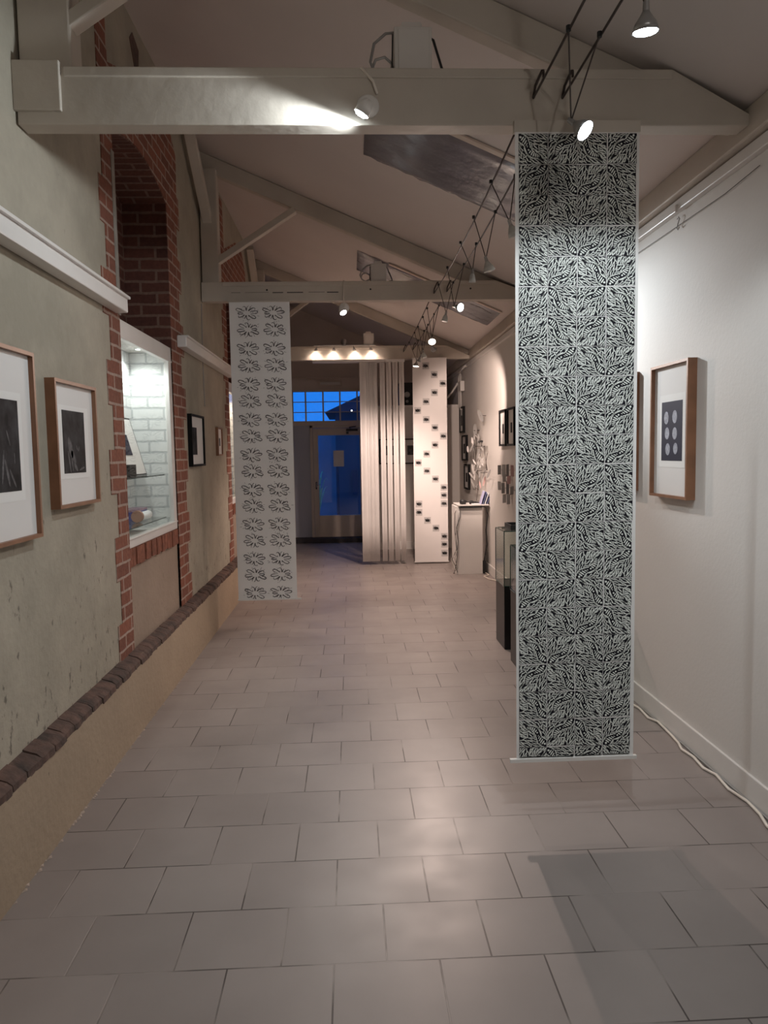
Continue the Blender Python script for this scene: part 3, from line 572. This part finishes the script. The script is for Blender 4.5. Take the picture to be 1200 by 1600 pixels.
# leaf banner
b2 = thing('hanging_banner', 'tall paper banner of grey leaf rosettes in two columns hanging from the middle truss', 'banner', (-.71, 6.2, .23))
pb = MB(); pb.box(-.965, -.475, 6.2, 6.2015, .235, 2.685)
lobes = [(8, 1.0, .10), (38, .95, .10), (72, .92, .12), (105, .82, .11), (150, 1.0, .14), (182, .72, .10), (215, .82, .09), (248, .72, .09), (285, .85, .11), (322, 1.0, .14)]
def rosette(mb, cx, cz, s, flip, y, rnd, mi=1, w0=.009):
    pts = []
    for i, (a, r, wd) in enumerate(lobes):
        a = math.radians(a)
        for t, rr in ((-.25, .38), (-.24, .70), (-.12, .97), (.07, 1.0), (.20, .78), (.25, .42)):
            pts.append(((rr * r * math.cos(a + t)) * 1.15, rr * r * math.sin(a + t) * .82))
    pts.append(pts[0]); pts = cat(pts, 2)
    segs_ = [pts[i:i + 14] for i in range(0, len(pts) - 2, 15)]
    for sg in segs_:
        if len(sg) < 3: continue
        sg = [(cx + flip * u * s, cz + flip * v * s) for u, v in sg]; n = len(sg)
        ribbon(mb, sg, [w0 * (.45 + .75 * math.sin(math.pi * (i + .5) / n)) * rnd.uniform(.7, 1.3) for i in range(n)], y, mi)
    for k in range(16):
        a = rnd.uniform(0, 6.28); r0 = rnd.uniform(.5, 1.05); r1 = r0 + rnd.uniform(.1, .22)
        ribbon(mb, [(cx + r * math.cos(a) * s * 1.15, cz + r * math.sin(a) * s * .82) for r in (r0, r1)], [.0035, .001], y, mi)
rnd = random.Random(9)
ys = [490, 520, 547, 577, 602, 632, 658, 688, 713, 742, 768, 795, 820, 848, 873, 902, 926]
for i in range(17):
    z = 2.60 - i * (2.60 - .29) / 16
    for c_ in (0, 1): rosette(pb, -.822 + c_ * .215 + (.01 if i % 2 else -.005), z + (.008 if i % 2 else -.004), .080, 1 if i % 2 == 0 else -1, 6.1985, rnd, 1, .0062)
pb.noclean = True; pb.build('paper_sheet', [M_PAPER, M_INKG], b2)
box(-.975, -.470, 6.195, 6.25, 2.683, 2.695).build('top_batten', M_BEAM, b2); box(-.97, -.44, 6.194, 6.206, .226, .238).build('bottom_batten', M_TRIM, b2)
# flower-squares banner
b4 = thing('hanging_banner', 'white paper banner with small grey flower squares stepping down, on the farthest truss', 'banner', (1.02, 9.5, .03))
pb = MB(); pb.box(.802, 1.236, 9.5, 9.5015, .025, 2.62)
sq = [(850, 345), (903, 397), (953, 450), (905, 503), (853, 556), (805, 608), (854, 662), (909, 711), (953, 762), (909, 814), (855, 867), (809, 919), (857, 969), (911, 1018), (957, 1070), (957, 1117), (958, 1167), (812, 1167), (813, 1217), (862, 1267), (915, 1315), (961, 1366), (963, 1414), (963, 1468)]
rnd = random.Random(2)
for i, (a, b) in enumerate(sq):
    col = round(((a - (b - 345) * .008) - 800) / 51.0); x = .862 + col * .1085; z = 2.53 - (b - 345) * .002135
    pb.box(x - .043, x + .043, 9.4990, 9.4995, z - .043, z + .043, 2)
    for q in range(3): rosette(pb, x, z, .014 + .0085 * q, 1 if (i + q) % 2 else -1, 9.4985, rnd, 1, .0055)
pb.noclean = True; pb.build('paper_sheet', [M_PAPERW, M_INKG, M_INKM], b4)
box(.795, 1.24, 9.495, 9.56, 2.62, 2.632).build('top_batten', M_TRIM, b4); box(.795, 1.245, 9.495, 9.508, .018, .03).build('bottom_batten', M_TRIM, b4)
# white rail and strips
tag(MB().box(-.46, .70, 9.44, 9.60, 2.585, 2.612).build('curtain_rail', M_TRIM, bevel=.004), 'white ceiling rail under the farthest truss carrying the paper strips', 'rail')
def strip(x0, x1, amp, folds, label, grp=None, y=9.5, mi=M_PAPERW):
    n = 16; vs = []; zs = [2.585, 1.9, 1.2, .5, .045]
    for zi, z in enumerate(zs):
        for k in range(n + 1):
            u = k / n; ph = 2 * math.pi * folds * u; vs.append((x0 + (x1 - x0) * u, y + amp * math.sin(ph) * (1 - .12 * zi), z))
    fs = [(r * (n + 1) + k, r * (n + 1) + k + 1, (r + 1) * (n + 1) + k + 1, (r + 1) * (n + 1) + k) for r in range(4) for k in range(n)]
    m_ = MB().add(vs, fs); o = m_.build('paper_strip', mi, smooth=True); so = o.modifiers.new('thick', 'SOLIDIFY'); so.thickness = .0015
    tag(o, label, 'paper strip', grp); return o
strip(.128, .205, .003, 1, 'leftmost wide white paper strip at the left end of the gathered strips')
for i in range(6): strip(.205 + i * .0245, .2290 + i * .0245, .002, 1, ['first', 'second', 'third', 'fourth', 'fifth', 'last'][i] + ' narrow white strip of the gathered bunch, counted from its left', 'gathered white strips', 9.5 + .008 * (i % 2))
labs = ['first separate white strip right of the gathered bunch', 'second separate white strip, between two dark slits', 'third separate white strip, between two dark slits', 'last white strip at the right end of the rail']
for i in range(4): strip(.385 + i * .0815, .448 + i * .0815, .005, 1, labs[i], 'separate white strips with slits between')

# ------------------------------------------------------------------ cable light system
HW = 'parallel light cables strung under the ceiling'
def sag(p, q, s, n=9): p, q = Vector(p), Vector(q); return [p.lerp(q, i / (n - 1)) + Vector((0, 0, -s * 4 * (i / (n - 1)) * (1 - i / (n - 1)))) for i in range(n)]
for nm, pts in (('left light cable in front of the nearest truss', [(.70, Y0, 2.78)] + sag((.70, 1.0, 2.76), (.712, 2.875, 2.765), .01)), ('right light cable in front of the nearest truss', [(.81, Y0, 2.78)] + sag((.805, 1.0, 2.75), (.822, 2.875, 2.765), .01)),
                ('left light cable between the nearest and middle trusses', sag((.69, 2.966, 2.735), (.715, 6.245, 2.752), .045)), ('right light cable between the nearest and middle trusses', sag((.80, 2.966, 2.765), (.822, 6.245, 2.765), .04)),
                ('left light cable between the middle and farthest trusses', sag((.69, 6.336, 2.72), (.70, 9.595, 2.72), .02)), ('right light cable between the middle and farthest trusses', sag((.80, 6.336, 2.735), (.82, 9.595, 2.745), .02))):
    c_ = tag(MB().tube(pts, .0042, 6).build('light_cable', M_WIRE, smooth=True), 'dark ' + nm, 'cable')
    e = Vector(pts[-1]); MB().tube([e, e + Vector((.0, -.03, .03)), e + Vector((.02, -.05, .075)), e + Vector((.03, -.03, .085)), e + Vector((.035, -.015, .07))], .005, 6).build('hook', M_WIRE, c_, True)
def cable_lamp(a, b, p, aim, lit, label, energy=0, color=COOL, bulb=None, deg=60, r=.03, blend=.5):
    a, b, p = Vector(a), Vector(b), Vector(p); d = Vector(aim).normalized()
    t = thing('hanging_lamp', label, 'lamp', p)
    top_ = p - d * .055
    for n_ in (a, b):
        MB().tube([n_, n_.lerp(top_, .85), top_], .0026, 6).build('wire', M_WIRE, t); MB().lathe(n_ - Vector((0, 0, .008)), (0, 0, 1), [(0, .008), (.016, .008)], 8).build('clamp', M_BLACK, t)
    MB().lathe(top_ - d * .012, d, [(0, .008), (.035, .010), (.036, .005)], 10).build('socket', M_GREYM, t)
    MB().lathe(p - d * .04, d, [(0, .009), (.012, .016), (.03, r * .8), (.052, r), (.050, r * .9), (.03, r * .5), (.012, .004)], 18).build('reflector', M_UNLIT if not lit else M_GREYM, t, True)
    MB().lathe(p + d * .008, d, [(0, r * .86), (.004, r * .86)], 18).build('lamp_face', (bulb or M_BULBC) if lit else M_UNLIT, t)
    if lit and energy: spot('lamp_beam', p + d * .02, d, energy, color, deg, blend, .025, t)
    return t
# near lamps
cable_lamp((.70, 2.0, 2.757), (.805, 2.03, 2.747), (.815, 2.06, 2.575), (.05, .15, -.98), True, 'lit lamp on the wires at the top right, nearest to the viewer', 30, COOL, M_BULBC, 132, .036, .35)
cable_lamp((.705, 2.40, 2.757), (.81, 2.42, 2.75), (.768, 2.45, 2.475), (.55, -.5, -.65), True, 'lit lamp hanging in front of the top of the black and white banner', 0, COOL, M_BULBC, 70, .034)
cable_lamp((.68, 3.557, 2.70), (.80, 3.581, 2.735), (.79, 3.57, 2.468), (.4, .1, -1), False, 'unlit lamp just behind the black and white banner', r=.03)
cable_lamp((.68, 4.048, 2.69), (.80, 4.063, 2.722), (.763, 4.06, 2.424), (.3, 0, -1), False, 'unlit frosted lamp between the two nearer trusses', r=.032)
cable_lamp((.68, 4.524, 2.688), (.80, 4.675, 2.722), (.762, 4.60, 2.485), (0, .1, -1), False, 'unlit lamp hanging just above the middle truss line', r=.022)
cable_lamp((.68, 5.129, 2.69), (.80, 5.169, 2.721), (.764, 5.15, 2.429), (.85, -1.15, -.42), True, 'lit grey-shaded lamp in front of the middle truss', 95, COOL, M_BULBC, 56, .03, 1.0)
cable_lamp((.69, 5.72, 2.705), (.81, 5.78, 2.735), (.745, 5.80, 2.457), (-.2, 0, -1), False, 'unlit small lamp hanging below the middle truss', r=.026)
cable_lamp((.69, 6.56, 2.69), (.80, 6.62, 2.725), (.733, 6.60, 2.414), (-.05, -.75, -.7), True, 'bright lit lamp just beyond the middle truss', 105, WARM, M_BULBW, 120, .034, .8)
cable_lamp((.69, 6.95, 2.685), (.80, 7.0, 2.72), (.79, 7.0, 2.40), (.82, 1.9, -.75), True, 'second lit lamp beyond the middle truss, pointing to the right wall', E_FAR * 1.3, WARM, M_BULBW, 60, .028)
cable_lamp((.69, 7.45, 2.68), (.80, 7.55, 2.715), (.754, 7.5, 2.395), (.2, -.2, -1), False, 'third lamp beyond the middle truss, unlit', r=.026)
cable_lamp((.69, 7.85, 2.685), (.80, 7.95, 2.72), (.74, 7.9, 2.406), (-.4, .3, -1), True, 'fourth lamp beyond the middle truss, dimly lit', 105, WARM, M_BULBF, 120, .024)
cable_lamp((.69, 8.55, 2.69), (.80, 8.65, 2.725), (.768, 8.6, 2.434), (-.15, -.05, -1), True, 'farthest lit lamp on the wires, before the flower banner', 38, WARM, M_BULBW, 140, .034)
# unseen fill lamps added overhead and behind the viewer, hung on the same cables
for i, (x, y, z, ax, ay, az, en, dg) in enumerate(((.75, .9, 2.46, .10, 1.96, -1.62, 20, 54), (.75, -.4, 2.46, -.45, 1, -.38, E_FILL * 1.7, 115), (.75, -1.4, 2.46, .3, -.4, -.8, E_FILL, 150))):
    cable_lamp((.70, y, 2.757), (.806, y + .03, 2.75), (x, y, z), (ax, ay, az), True, ['added fill lamp on the wires just overhead of the viewer', 'added fill lamp on the wires behind the viewer', 'rearmost added fill lamp on the wires near the end wall'][i], en, NEUT if i else COOL, M_BULBC, dg, .034, .9)
# clamp spots on the beams
def beam_spot(c, aim, label, energy, col, bulb, deg, yb, par=None):
    t = thing('spotlight', label, 'spotlight', c); c = Vector(c); d = Vector(aim).normalized()
    MB().lathe((c.x, yb, c.z), (0, -1, 0), [(0, .042), (.008, .042), (.012, .036)], 24).build('mounting_plate', M_TRIM, t, True)
    MB().tube([(c.x, yb - .01, c.z), (c.x - .005, yb - .05, c.z - .01), tuple(c + Vector((-.01, -.045 - (c.y - yb), -.02)))], .007).build('arm', M_TRIM, t, True)
    p = Vector((c.x - .015, yb - .075, c.z - .035))
    MB().lathe(p - d * .03, d, [(0, .012), (.015, .024), (.055, .030), (.053, .027), (.03, .02), (.02, .004)], 20).build('shade', M_TRIM, t, True)
    MB().lathe(p + d * .018, d, [(0, .025), (.012, .02), (.016, .004)], 18).build('bulb', bulb, t, True)
    spot('spotlight_beam', p + d * .04, d, energy, col, deg, .25, .02, t)
    return t
s1 = beam_spot((.09, 2.872, 2.733), (-.50, .14, -.86), 'white clamp spotlight with round plate on the face of the nearest truss', E_NEAR * .9, COOL, M_BULBC, 172, 2.88)
MB().tube([(.045, 2.90, 2.876), (.07, 2.872, 2.868), (.11, 2.868, 2.82), (.125, 2.868, 2.775)], .005).build('flex', M_CORD, s1, True)
s2 = beam_spot((-.03, 6.242, 2.64), (.35, -.45, -.85), 'smaller lit spotlight hanging under the middle truss', 34, NEUT, M_BULBC, 100, 6.25)
MB().tube([(-.03, 6.24, 2.862), (-.035, 6.238, 2.72), (-.03, 6.235, 2.655)], .005).build('flex', M_CORD, s2, True)
# spot bar on the farthest truss
bar_ = thing('spot_bar', 'thin bar with four small warm spots along the top of the farthest truss', 'light', (-.24, 9.56, 2.80))
MB().tube([(-.44, 9.565, 2.806), (.34, 9.565, 2.806)], .005, 6).build('bar', M_GREYM, bar_)
for x, dx in ((-.40, -.04), (-.18, -.03), (.06, .03), (.26, .06)):
    hd = MB().tube([(x, 9.565, 2.806), (x, 9.55, 2.775)], .004, 6).build('spot_head', M_GREYM, bar_)
    d = Vector((dx * 2, .35, -1)).normalized(); p = Vector((x + dx * .3, 9.54, 2.755))
    MB().lathe(p - d * .02, d, [(0, .008), (.01, .014), (.035, .024), (.033, .02)], 14).build('shade', M_GREYM, hd, True)
    MB().lathe(p + d * .008, d, [(0, .019), (.006, .019)], 14).build('bulb', M_BULBW, hd)
    spot('spot_head_beam', p + d * .03, d, 2.0, WARM, 130, .6, .02, bar_)
# boxes with cable loops standing on the beams
def transformer(x0, x1, y, z0, z1, label, loops=True):
    t = thing('transformer_box', label, 'box', ((x0 + x1) / 2, y + .05, z0))
    box(x0, x1, y, y + .10, z0, z1).build('body', M_WPLAS, t, bevel=.005); box(x0 + .015, x1 - .01, y - .004, y, z0 + .02, z1 - .012).build('cover', M_WPLAS, t, bevel=.002)
    MB().prism([(x0 + .025, z1), (x1 - .03, z1), (x1 - .04, z1 + .025), (x0 + .032, z1 + .025)], 'y', y + .02, y + .08).build('cap', M_WPLAS, t)
    if loops:
        h_ = z1 - z0; pts = []
        for i in range(26):
            a = math.radians(70 + 290 * i / 25 * 1.5); r_ = .062 - .02 * i / 25; pts.append((x0 - .035 + r_ * math.cos(a) * .75, y + .03 + .001 * i, z0 + .012 + .05 + r_ * math.sin(a)))
        q = [(x0 + .02, y + .05, z1 + .003), (x0 - .03, y + .035, z1 - .01), (x0 - .075, y + .03, z1 - .05), (x0 - .09, y + .03, z0 + .06), (x0 - .075, y + .03, z0 + .025), (x0 - .045, y + .03, z0 + .01), (x0 - .01, y + .03, z0 + .025), (x0 - .008, y + .03, z0 + .055), (x0 - .035, y + .03, z0 + .078), (x0 - .07, y + .03, z0 + .068), (x0 - .082, y + .03, z0 + .04)]
        MB().tube([Vector((a, b, c_)) for a, b, c_ in q], .0055, 8).build('cable_loop', M_GREYM, t, True)
        MB().tube([(x1 - .02, y + .05, z1 - .005), (x1 + .01, y + .04, z1 - .03), (x1 + .04, y + .03, z0 + .04), (x1 + .05, y + .03, z0 + .015), (x1 + .01, y + .03, z0 + .006)], .005, 8).build('flex', M_BLACK, t, True)
        MB().tube([(x0 - .004, y + .02, z1 - .02), (x0 - .008, y + .01, z0 + .05), (x0 - .003, y + .01, z0 + .005)], .003, 8).build('flex', M_BLACK, t, True)
    return t
transformer(.195, .338, 2.93, 2.873, 3.05, 'large beige box with cable loops on top of the nearest truss')
transformer(.196, .325, 6.28, 2.858, 3.005, 'smaller beige box with cable loops on top of the middle truss')
transformer(.19, .325, 9.63, 2.803, 2.965, 'plain pale box on top of the farthest truss', False)
tag(MB().lathe((-.06, 9.66, 2.802), (0, 0, 1), [(0, .03), (.03, .03), (.05, .045), (.09, .03), (.10, .005)], 12).build('old_spot', M_GREYM, smooth=True), 'small grey fitting left of the pale box on the farthest truss', 'fitting')
# roof windows covered with film
def skylight(x0, x1, y0, y1, label):
    t = thing('skylight', label, 'skylight', (x0, (y0 + y1) / 2, ceil_z(x0) - .01)); random.seed(int(y0 * 7))
    nx, ny = 26, 18; vs = []
    for j in range(ny + 1):
        for i in range(nx + 1):
            x = x0 + (x1 - x0) * i / nx; y = y0 + (y1 - y0) * j / ny
            e = min(i, nx - i, j, ny - j); w_ = random.uniform(0, .006) + (.010 if 0 < e < 3 else .004 if e else 0)
            if e == 0: y += random.uniform(-.012, .012)
            vs.append((x, y, ceil_z(x) - .003 - w_))
    MB().add(vs, [(j * (nx + 1) + i, j * (nx + 1) + i + 1, (j + 1) * (nx + 1) + i + 1, (j + 1) * (nx + 1) + i) for j in range(ny) for i in range(nx)]).build('plastic_film', M_FILM, t, True)
    b = MB()
    for (ya, yb) in ((y0 - .05, y0),): b.prism([(x0 + .3, ceil_z(x0 + .3) - .004), (x1, ceil_z(x1) - .004), (x1, ceil_z(x1) - .016), (x0 + .3, ceil_z(x0 + .3) - .016)], 'y', ya, yb)
    b.build('edge_strip', M_DOORP, t)
skylight(.12, 1.30, 4.15, 4.95, 'grey plastic film over the roof window between the nearest and middle trusses')
skylight(.10, 1.48, 7.25, 8.0, 'plastic film over the roof window beyond the middle truss')

# ------------------------------------------------------------------ right side furniture
# plinth with shelf top
ped = thing('display_plinth', 'white narrow plinth against the right wall with a thin shelf top', 'plinth', (1.38, 8.75, 0))
box(1.215, 1.525, 8.60, 8.98, 0, .80).build('body', M_TRIM, ped, bevel=.003)
box(1.235, 1.595, 8.56, 9.0, .808, .822).build('top_shelf', M_TRIM, ped, bevel=.002)
box(1.26, 1.52, 8.565, 8.9, .784, .808).build('black_underside', M_BLACK, ped)
hp = thing('headphones', 'black headphones lying on the white plinth', 'headphones', (1.36, 8.68, .822))
MB().lathe((1.30, 8.66, .824), (.2, -.1, 1), [(0, .035), (.03, .042), (.05, .036), (.055, .01)], 18).build('ear_cup', M_BLACK, hp, True)
MB().lathe((1.41, 8.68, .824), (.1, -.3, 1), [(0, .028), (.025, .034), (.035, .02)], 18).build('ear_cup', M_BLACK, hp, True)
MB().tube([(1.32, 8.64, .85), (1.38, 8.62, .852), (1.45, 8.62, .848), (1.49, 8.66, .838), (1.47, 8.74, .834), (1.42, 8.72, .838)], .008).build('headband', M_BLACK, hp, True)
tag(box(1.40, 1.49, 8.565, 8.64, .8225, .832).build('white_card', M_WCARD), 'small white card lying in front of the headphones', 'card')
bkm = (M_BOOK2, M_BOOK, M_WCARD, M_BOOK); bl = ['lilac leaflet leaning at the back of the row on the plinth', 'dark leaflet leaning second on the plinth', 'white leaflet leaning third on the plinth', 'slate leaflet leaning nearest the wall on the plinth']
for i in range(4):
    x = 1.505 + i * .024; q = MB(); q.prism([(x, .823), (x + .007, .823), (x + .045 + .007, .975 - .012 * i), (x + .045, .975 - .012 * i)], 'y', 8.60, 8.72)
    tag(q.build('leaflet', bkm[i]), bl[i], 'leaflet', 'leaflets leaning on the plinth')
wb = [[(1.235, 8.63, .80), (1.20, 8.60, .72), (1.20, 8.60, .5), (1.215, 8.59, .3), (1.16, 8.58, .18), (1.20, 8.57, .10), (1.22, 8.56, .03)], [(1.25, 8.60, .79), (1.235, 8.585, .6), (1.20, 8.58, .45), (1.225, 8.58, .28), (1.19, 8.57, .2), (1.22, 8.57, .08), (1.17, 8.56, .02)],
      [(1.262, 8.59, .79), (1.262, 8.59, .68), (1.215, 8.58, .56), (1.235, 8.58, .4), (1.225, 8.58, .25), (1.205, 8.57, .12), (1.18, 8.57, .012)], [(1.22, 8.62, .79), (1.19, 8.6, .66), (1.195, 8.59, .4), (1.205, 8.58, .25), (1.15, 8.57, .19), (1.175, 8.57, .05)]]
cbn = thing('hanging_cables', 'tangle of thin cables hanging down the left corner of the plinth', 'cables', (1.21, 8.58, 0))
for i, p in enumerate(wb): MB().tube(p, .0035, 6).build('cable', [M_BLACK, M_GREYM, M_BLACK, M_WPLAS][i], cbn, True)
pw = thing('power_strip', 'black power strip standing at the foot of the plinth with its cable', 'power strip', (1.55, 8.62, 0))
box(1.532, 1.566, 8.60, 8.66, .003, .15).build('body', M_BLACK, pw, bevel=.004)
MB().tube([(1.50, 8.60, .80), (1.56, 8.585, .79), (1.585, 8.585, .70), (1.565, 8.59, .52), (1.575, 8.59, .35), (1.55, 8.60, .2), (1.545, 8.62, .14)], .0065).build('cable', M_BLACK, pw, True)
tag(MB().tube([(1.56, 8.6, .012), (1.57, 8.45, .008), (1.50, 8.38, .008), (1.52, 8.2, .008), (1.575, 8.1, .008), (1.58, 7.0, .008), (1.575, 5.5, .008), (1.57, 4.4, .008)] + [(x, y, .008) for x, y in ((1.558, 4.03), (1.572, 3.946), (1.562, 3.807), (1.590, 3.747), (1.581, 3.578), (1.572, 3.462), (1.553, 3.385), (1.568, 3.294), (1.556, 3.174), (1.579, 3.099), (1.564, 2.963), (1.583, 2.846), (1.575, 2.739), (1.552, 2.65), (1.58, 2.3), (1.57, 1.5), (1.58, 0))], .0065, 8).build('floor_cable', M_CORD, smooth=True), 'white cable snaking on the floor along the right baseboard', 'cable')
tag(MB().tube([(1.588, 4.0, .006), (1.59, 3.6, .006), (1.588, 3.3, .006), (1.590, 2.9, .006), (1.586, 2.5, .006), (1.59, 1.0, .006)], .005, 8).build('floor_cable', M_GREY, smooth=True), 'darker straight cable lying behind the white one on the floor', 'cable')
# thin hanging wire with an S hook under the right rail
wr = tag(MB().tube([(1.60, 4.6, 2.52), (1.60, 3.9, 2.515), (1.60, 3.16, 2.512), (1.602, 2.9, 2.53)], .0016, 6).build('picture_wire', M_WIRE), 'thin picture wire strung below the rail on the right wall', 'wire')
tag(MB().tube([(1.595, 3.615, 2.545), (1.595, 3.60, 2.552), (1.595, 3.588, 2.540), (1.595, 3.605, 2.522), (1.595, 3.618, 2.505), (1.595, 3.605, 2.492), (1.595, 3.59, 2.50)], .0025, 6).build('s_hook', M_GREYM, smooth=True), 'small metal S hook hanging on the picture wire', 'hook')
tag(box(1.565, 1.58, 3.57, 3.62, 2.565, 2.60).build('rail_clip', M_TRIM, bevel=.003), 'small white clip on the rail above the S hook', 'clip')
# glass cases on black bases
def vitrine(x0, y0, y1, zb, zt, label):
    t = thing('glass_showcase', label, 'showcase', ((x0 + 1.5) / 2, (y0 + y1) / 2, 0)); x1 = x0 + .42
    box(x0, x1, y0, y1, 0, zb).build('base', M_BLKB, t, bevel=.003)
    g = MB()
    for a in ((x0, x0 + .006, y0, y1), (x1 - .006, x1, y0, y1), (x0 + .006, x1 - .006, y0, y0 + .006), (x0 + .006, x1 - .006, y1 - .006, y1)): g.box(a[0], a[1], a[2], a[3], zb, zt)
    g.box(x0, x1, y0, y1, zt, zt + .006)
    gl = g.build('glass_box', M_GLASSG, t)
    e = MB(); r = .003
    for x in (x0, x1):
        for y in (y0, y1): e.box(x - r, x + r, y - r, y + r, zb, zt)
    for z in (zb, zt + .003):
        e.box(x0, x1, y0 - r, y0 + r, z - r, z + r); e.box(x0, x1, y1 - r, y1 + r, z - r, z + r); e.box(x0 - r, x0 + r, y0, y1, z - r, z + r); e.box(x1 - r, x1 + r, y0, y1, z - r, z + r)
    e.build('edges', M_GEDGE, gl)
vitrine(1.09, 5.27, 5.58, .465, .862, 'glass showcase on a tall black base, the one farther from the black and white banner')
vitrine(1.075, 4.62, 4.99, .50, .80, 'glass showcase on a black base mostly hidden behind the black and white banner')
ty = thing('black_tray', 'shallow black tray on top of the farther glass showcase', 'tray', (1.3, 5.42, .868))
q = MB(); q.box(1.15, 1.48, 5.32, 5.54, .868, .874); 
for a in ((1.15, 1.158, 5.32, 5.54), (1.472, 1.48, 5.32, 5.54), (1.158, 1.472, 5.32, 5.328), (1.158, 1.472, 5.532, 5.54)): q.box(*a, .874, .905)
q.build('body', M_BLACK, ty)

# ------------------------------------------------------------------ paper pieces on the right wall
random.seed(12)
sc = [(7.85, 1.24, .05, .10, M_GREY), (7.62, 1.24, .03, .12, M_GREYL), (7.44, 1.245, .11, .12, M_GREY), (7.22, 1.245, .08, .11, M_PINK), (7.85, 1.07, .07, .09, M_GREYL), (7.66, 1.055, .07, .11, M_GREY), (7.44, 1.07, .11, .13, M_GREY), (7.24, 1.05, .07, .08, M_GREY), (7.60, .95, .06, .09, M_GREYL), (7.40, .955, .06, .10, M_GREYL), (7.60, 1.16, .06, .08, M_GREYL), (7.38, 1.15, .05, .08, M_PINK)]
wh = ['upper left', 'upper second', 'upper middle', 'upper pink right', 'middle left', 'middle second', 'middle third', 'middle right', 'lower left', 'lower right', 'between rows left', 'between rows pink']
for (y, z, wd, h_, m_), n_ in zip(sc, wh):
    a = random.uniform(-.15, .15); q = MB(); vs = []
    for x in (XR - .012, XR - .020):
        for u, v in ((-1, -1), (1, -1), (1, 1), (-1, 1)):
            uu, vv = u * wd * .28, v * h_ / 2; vs.append((x - (.035 if u < 0 else 0), y + uu * math.cos(a) - vv * math.sin(a), z + uu * math.sin(a) + vv * math.cos(a)))
    q.add(vs, [(0, 1, 2, 3), (4, 7, 6, 5), (0, 4, 5, 1), (1, 5, 6, 2), (2, 6, 7, 3), (3, 7, 4, 0)]); q.tube([(XR, y, z), (XR - .02, y, z)], .002, 6)
    tag(q.build('paper_piece', m_), 'curled paper scrap pinned %s in the block beside the big banner' % n_, 'paper piece', 'paper pieces pinned on the right wall')
# wall piece: cloud of curled scraps hung on a thin wire outline
ws = thing('wall_sculpture', 'airy wall piece of curled paper scraps and bent wire above the plinth', 'sculpture', (1.58, 9.0, 1.0))
random.seed(31)
fx = [(8.80, 1.86, .09, .15, M_GREY), (9.25, 1.70, .10, .16, M_GREY), (9.12, 1.62, .06, .08, M_GREY)]
for i in range(36): fx.append((random.gauss(9.0, .24), random.uniform(1.12, 1.62), random.uniform(.02, .06), random.uniform(.05, .13), random.choice((M_GREYL, M_GREY, M_PAPERW, M_GREYL, M_GREY, M_PAPERW))))
fx += [(8.83, 1.08, .06, .13, M_PINK), (8.80, 1.04, .04, .09, M_PINK), (9.25, 1.04, .05, .12, M_GREYL), (9.30, .99, .04, .08, M_GREY)]
for (y, z, wd, h_, m_) in fx:
    a = random.uniform(-.7, .5); x = XR - random.uniform(.03, .11); tl = random.uniform(-.05, .05); vs = []
    for t_ in range(5):
        v = (t_ / 4 - .5) * h_; wq = wd / 2 * math.sin(math.pi * (t_ + .6) / 5.2)
        for u in (-wq, wq): vs.append((x + tl * (t_ / 4) - u * .42, y + u * .5 * math.cos(a) - v * math.sin(a), z + u * math.sin(a) + v * math.cos(a)))
    q = MB().add(vs, [(2 * i, 2 * i + 1, 2 * i + 3, 2 * i + 2) for i in range(4)]); o = q.build('paper_scrap', m_, ws); sd = o.modifiers.new('t', 'SOLIDIFY'); sd.thickness = .0015
q = MB()
for pts in ([(8.47, 1.22), (8.52, 1.42), (8.7, 1.50), (8.95, 1.46)], [(8.46, 1.20), (8.7, 1.185), (9.0, 1.18), (9.1, 1.14)], [(8.5, 1.22), (8.45, 1.32), (8.53, 1.42)], [(9.25, 1.66), (9.05, 1.55), (8.92, 1.57), (8.86, 1.5), (8.9, 1.3)], [(9.15, 1.55), (9.2, 1.3), (9.12, 1.12), (9.15, .95), (9.1, .83), (9.14, .825)], [(9.4, 1.45), (9.38, 1.25), (9.2, 1.15)], [(9.42, .95), (9.3, 1.0), (9.15, .96)]):
    q.tube([(XR - .05 - .02 * math.sin(i * 2), y, z) for i, (y, z) in enumerate(pts)], .0035, 6)
for y, z in ((8.9, 1.5), (9.15, 1.5), (9.1, 1.2), (8.8, 1.86), (9.25, 1.70)): q.tube([(XR, y, z), (XR - .07, y, z)], .003, 6)
q.build('wire_outline', M_WIRE, ws)
box(XR - .10, XR - .06, 8.68, 8.80, 1.545, 1.565).build('black_clip', M_BLACK, ws)
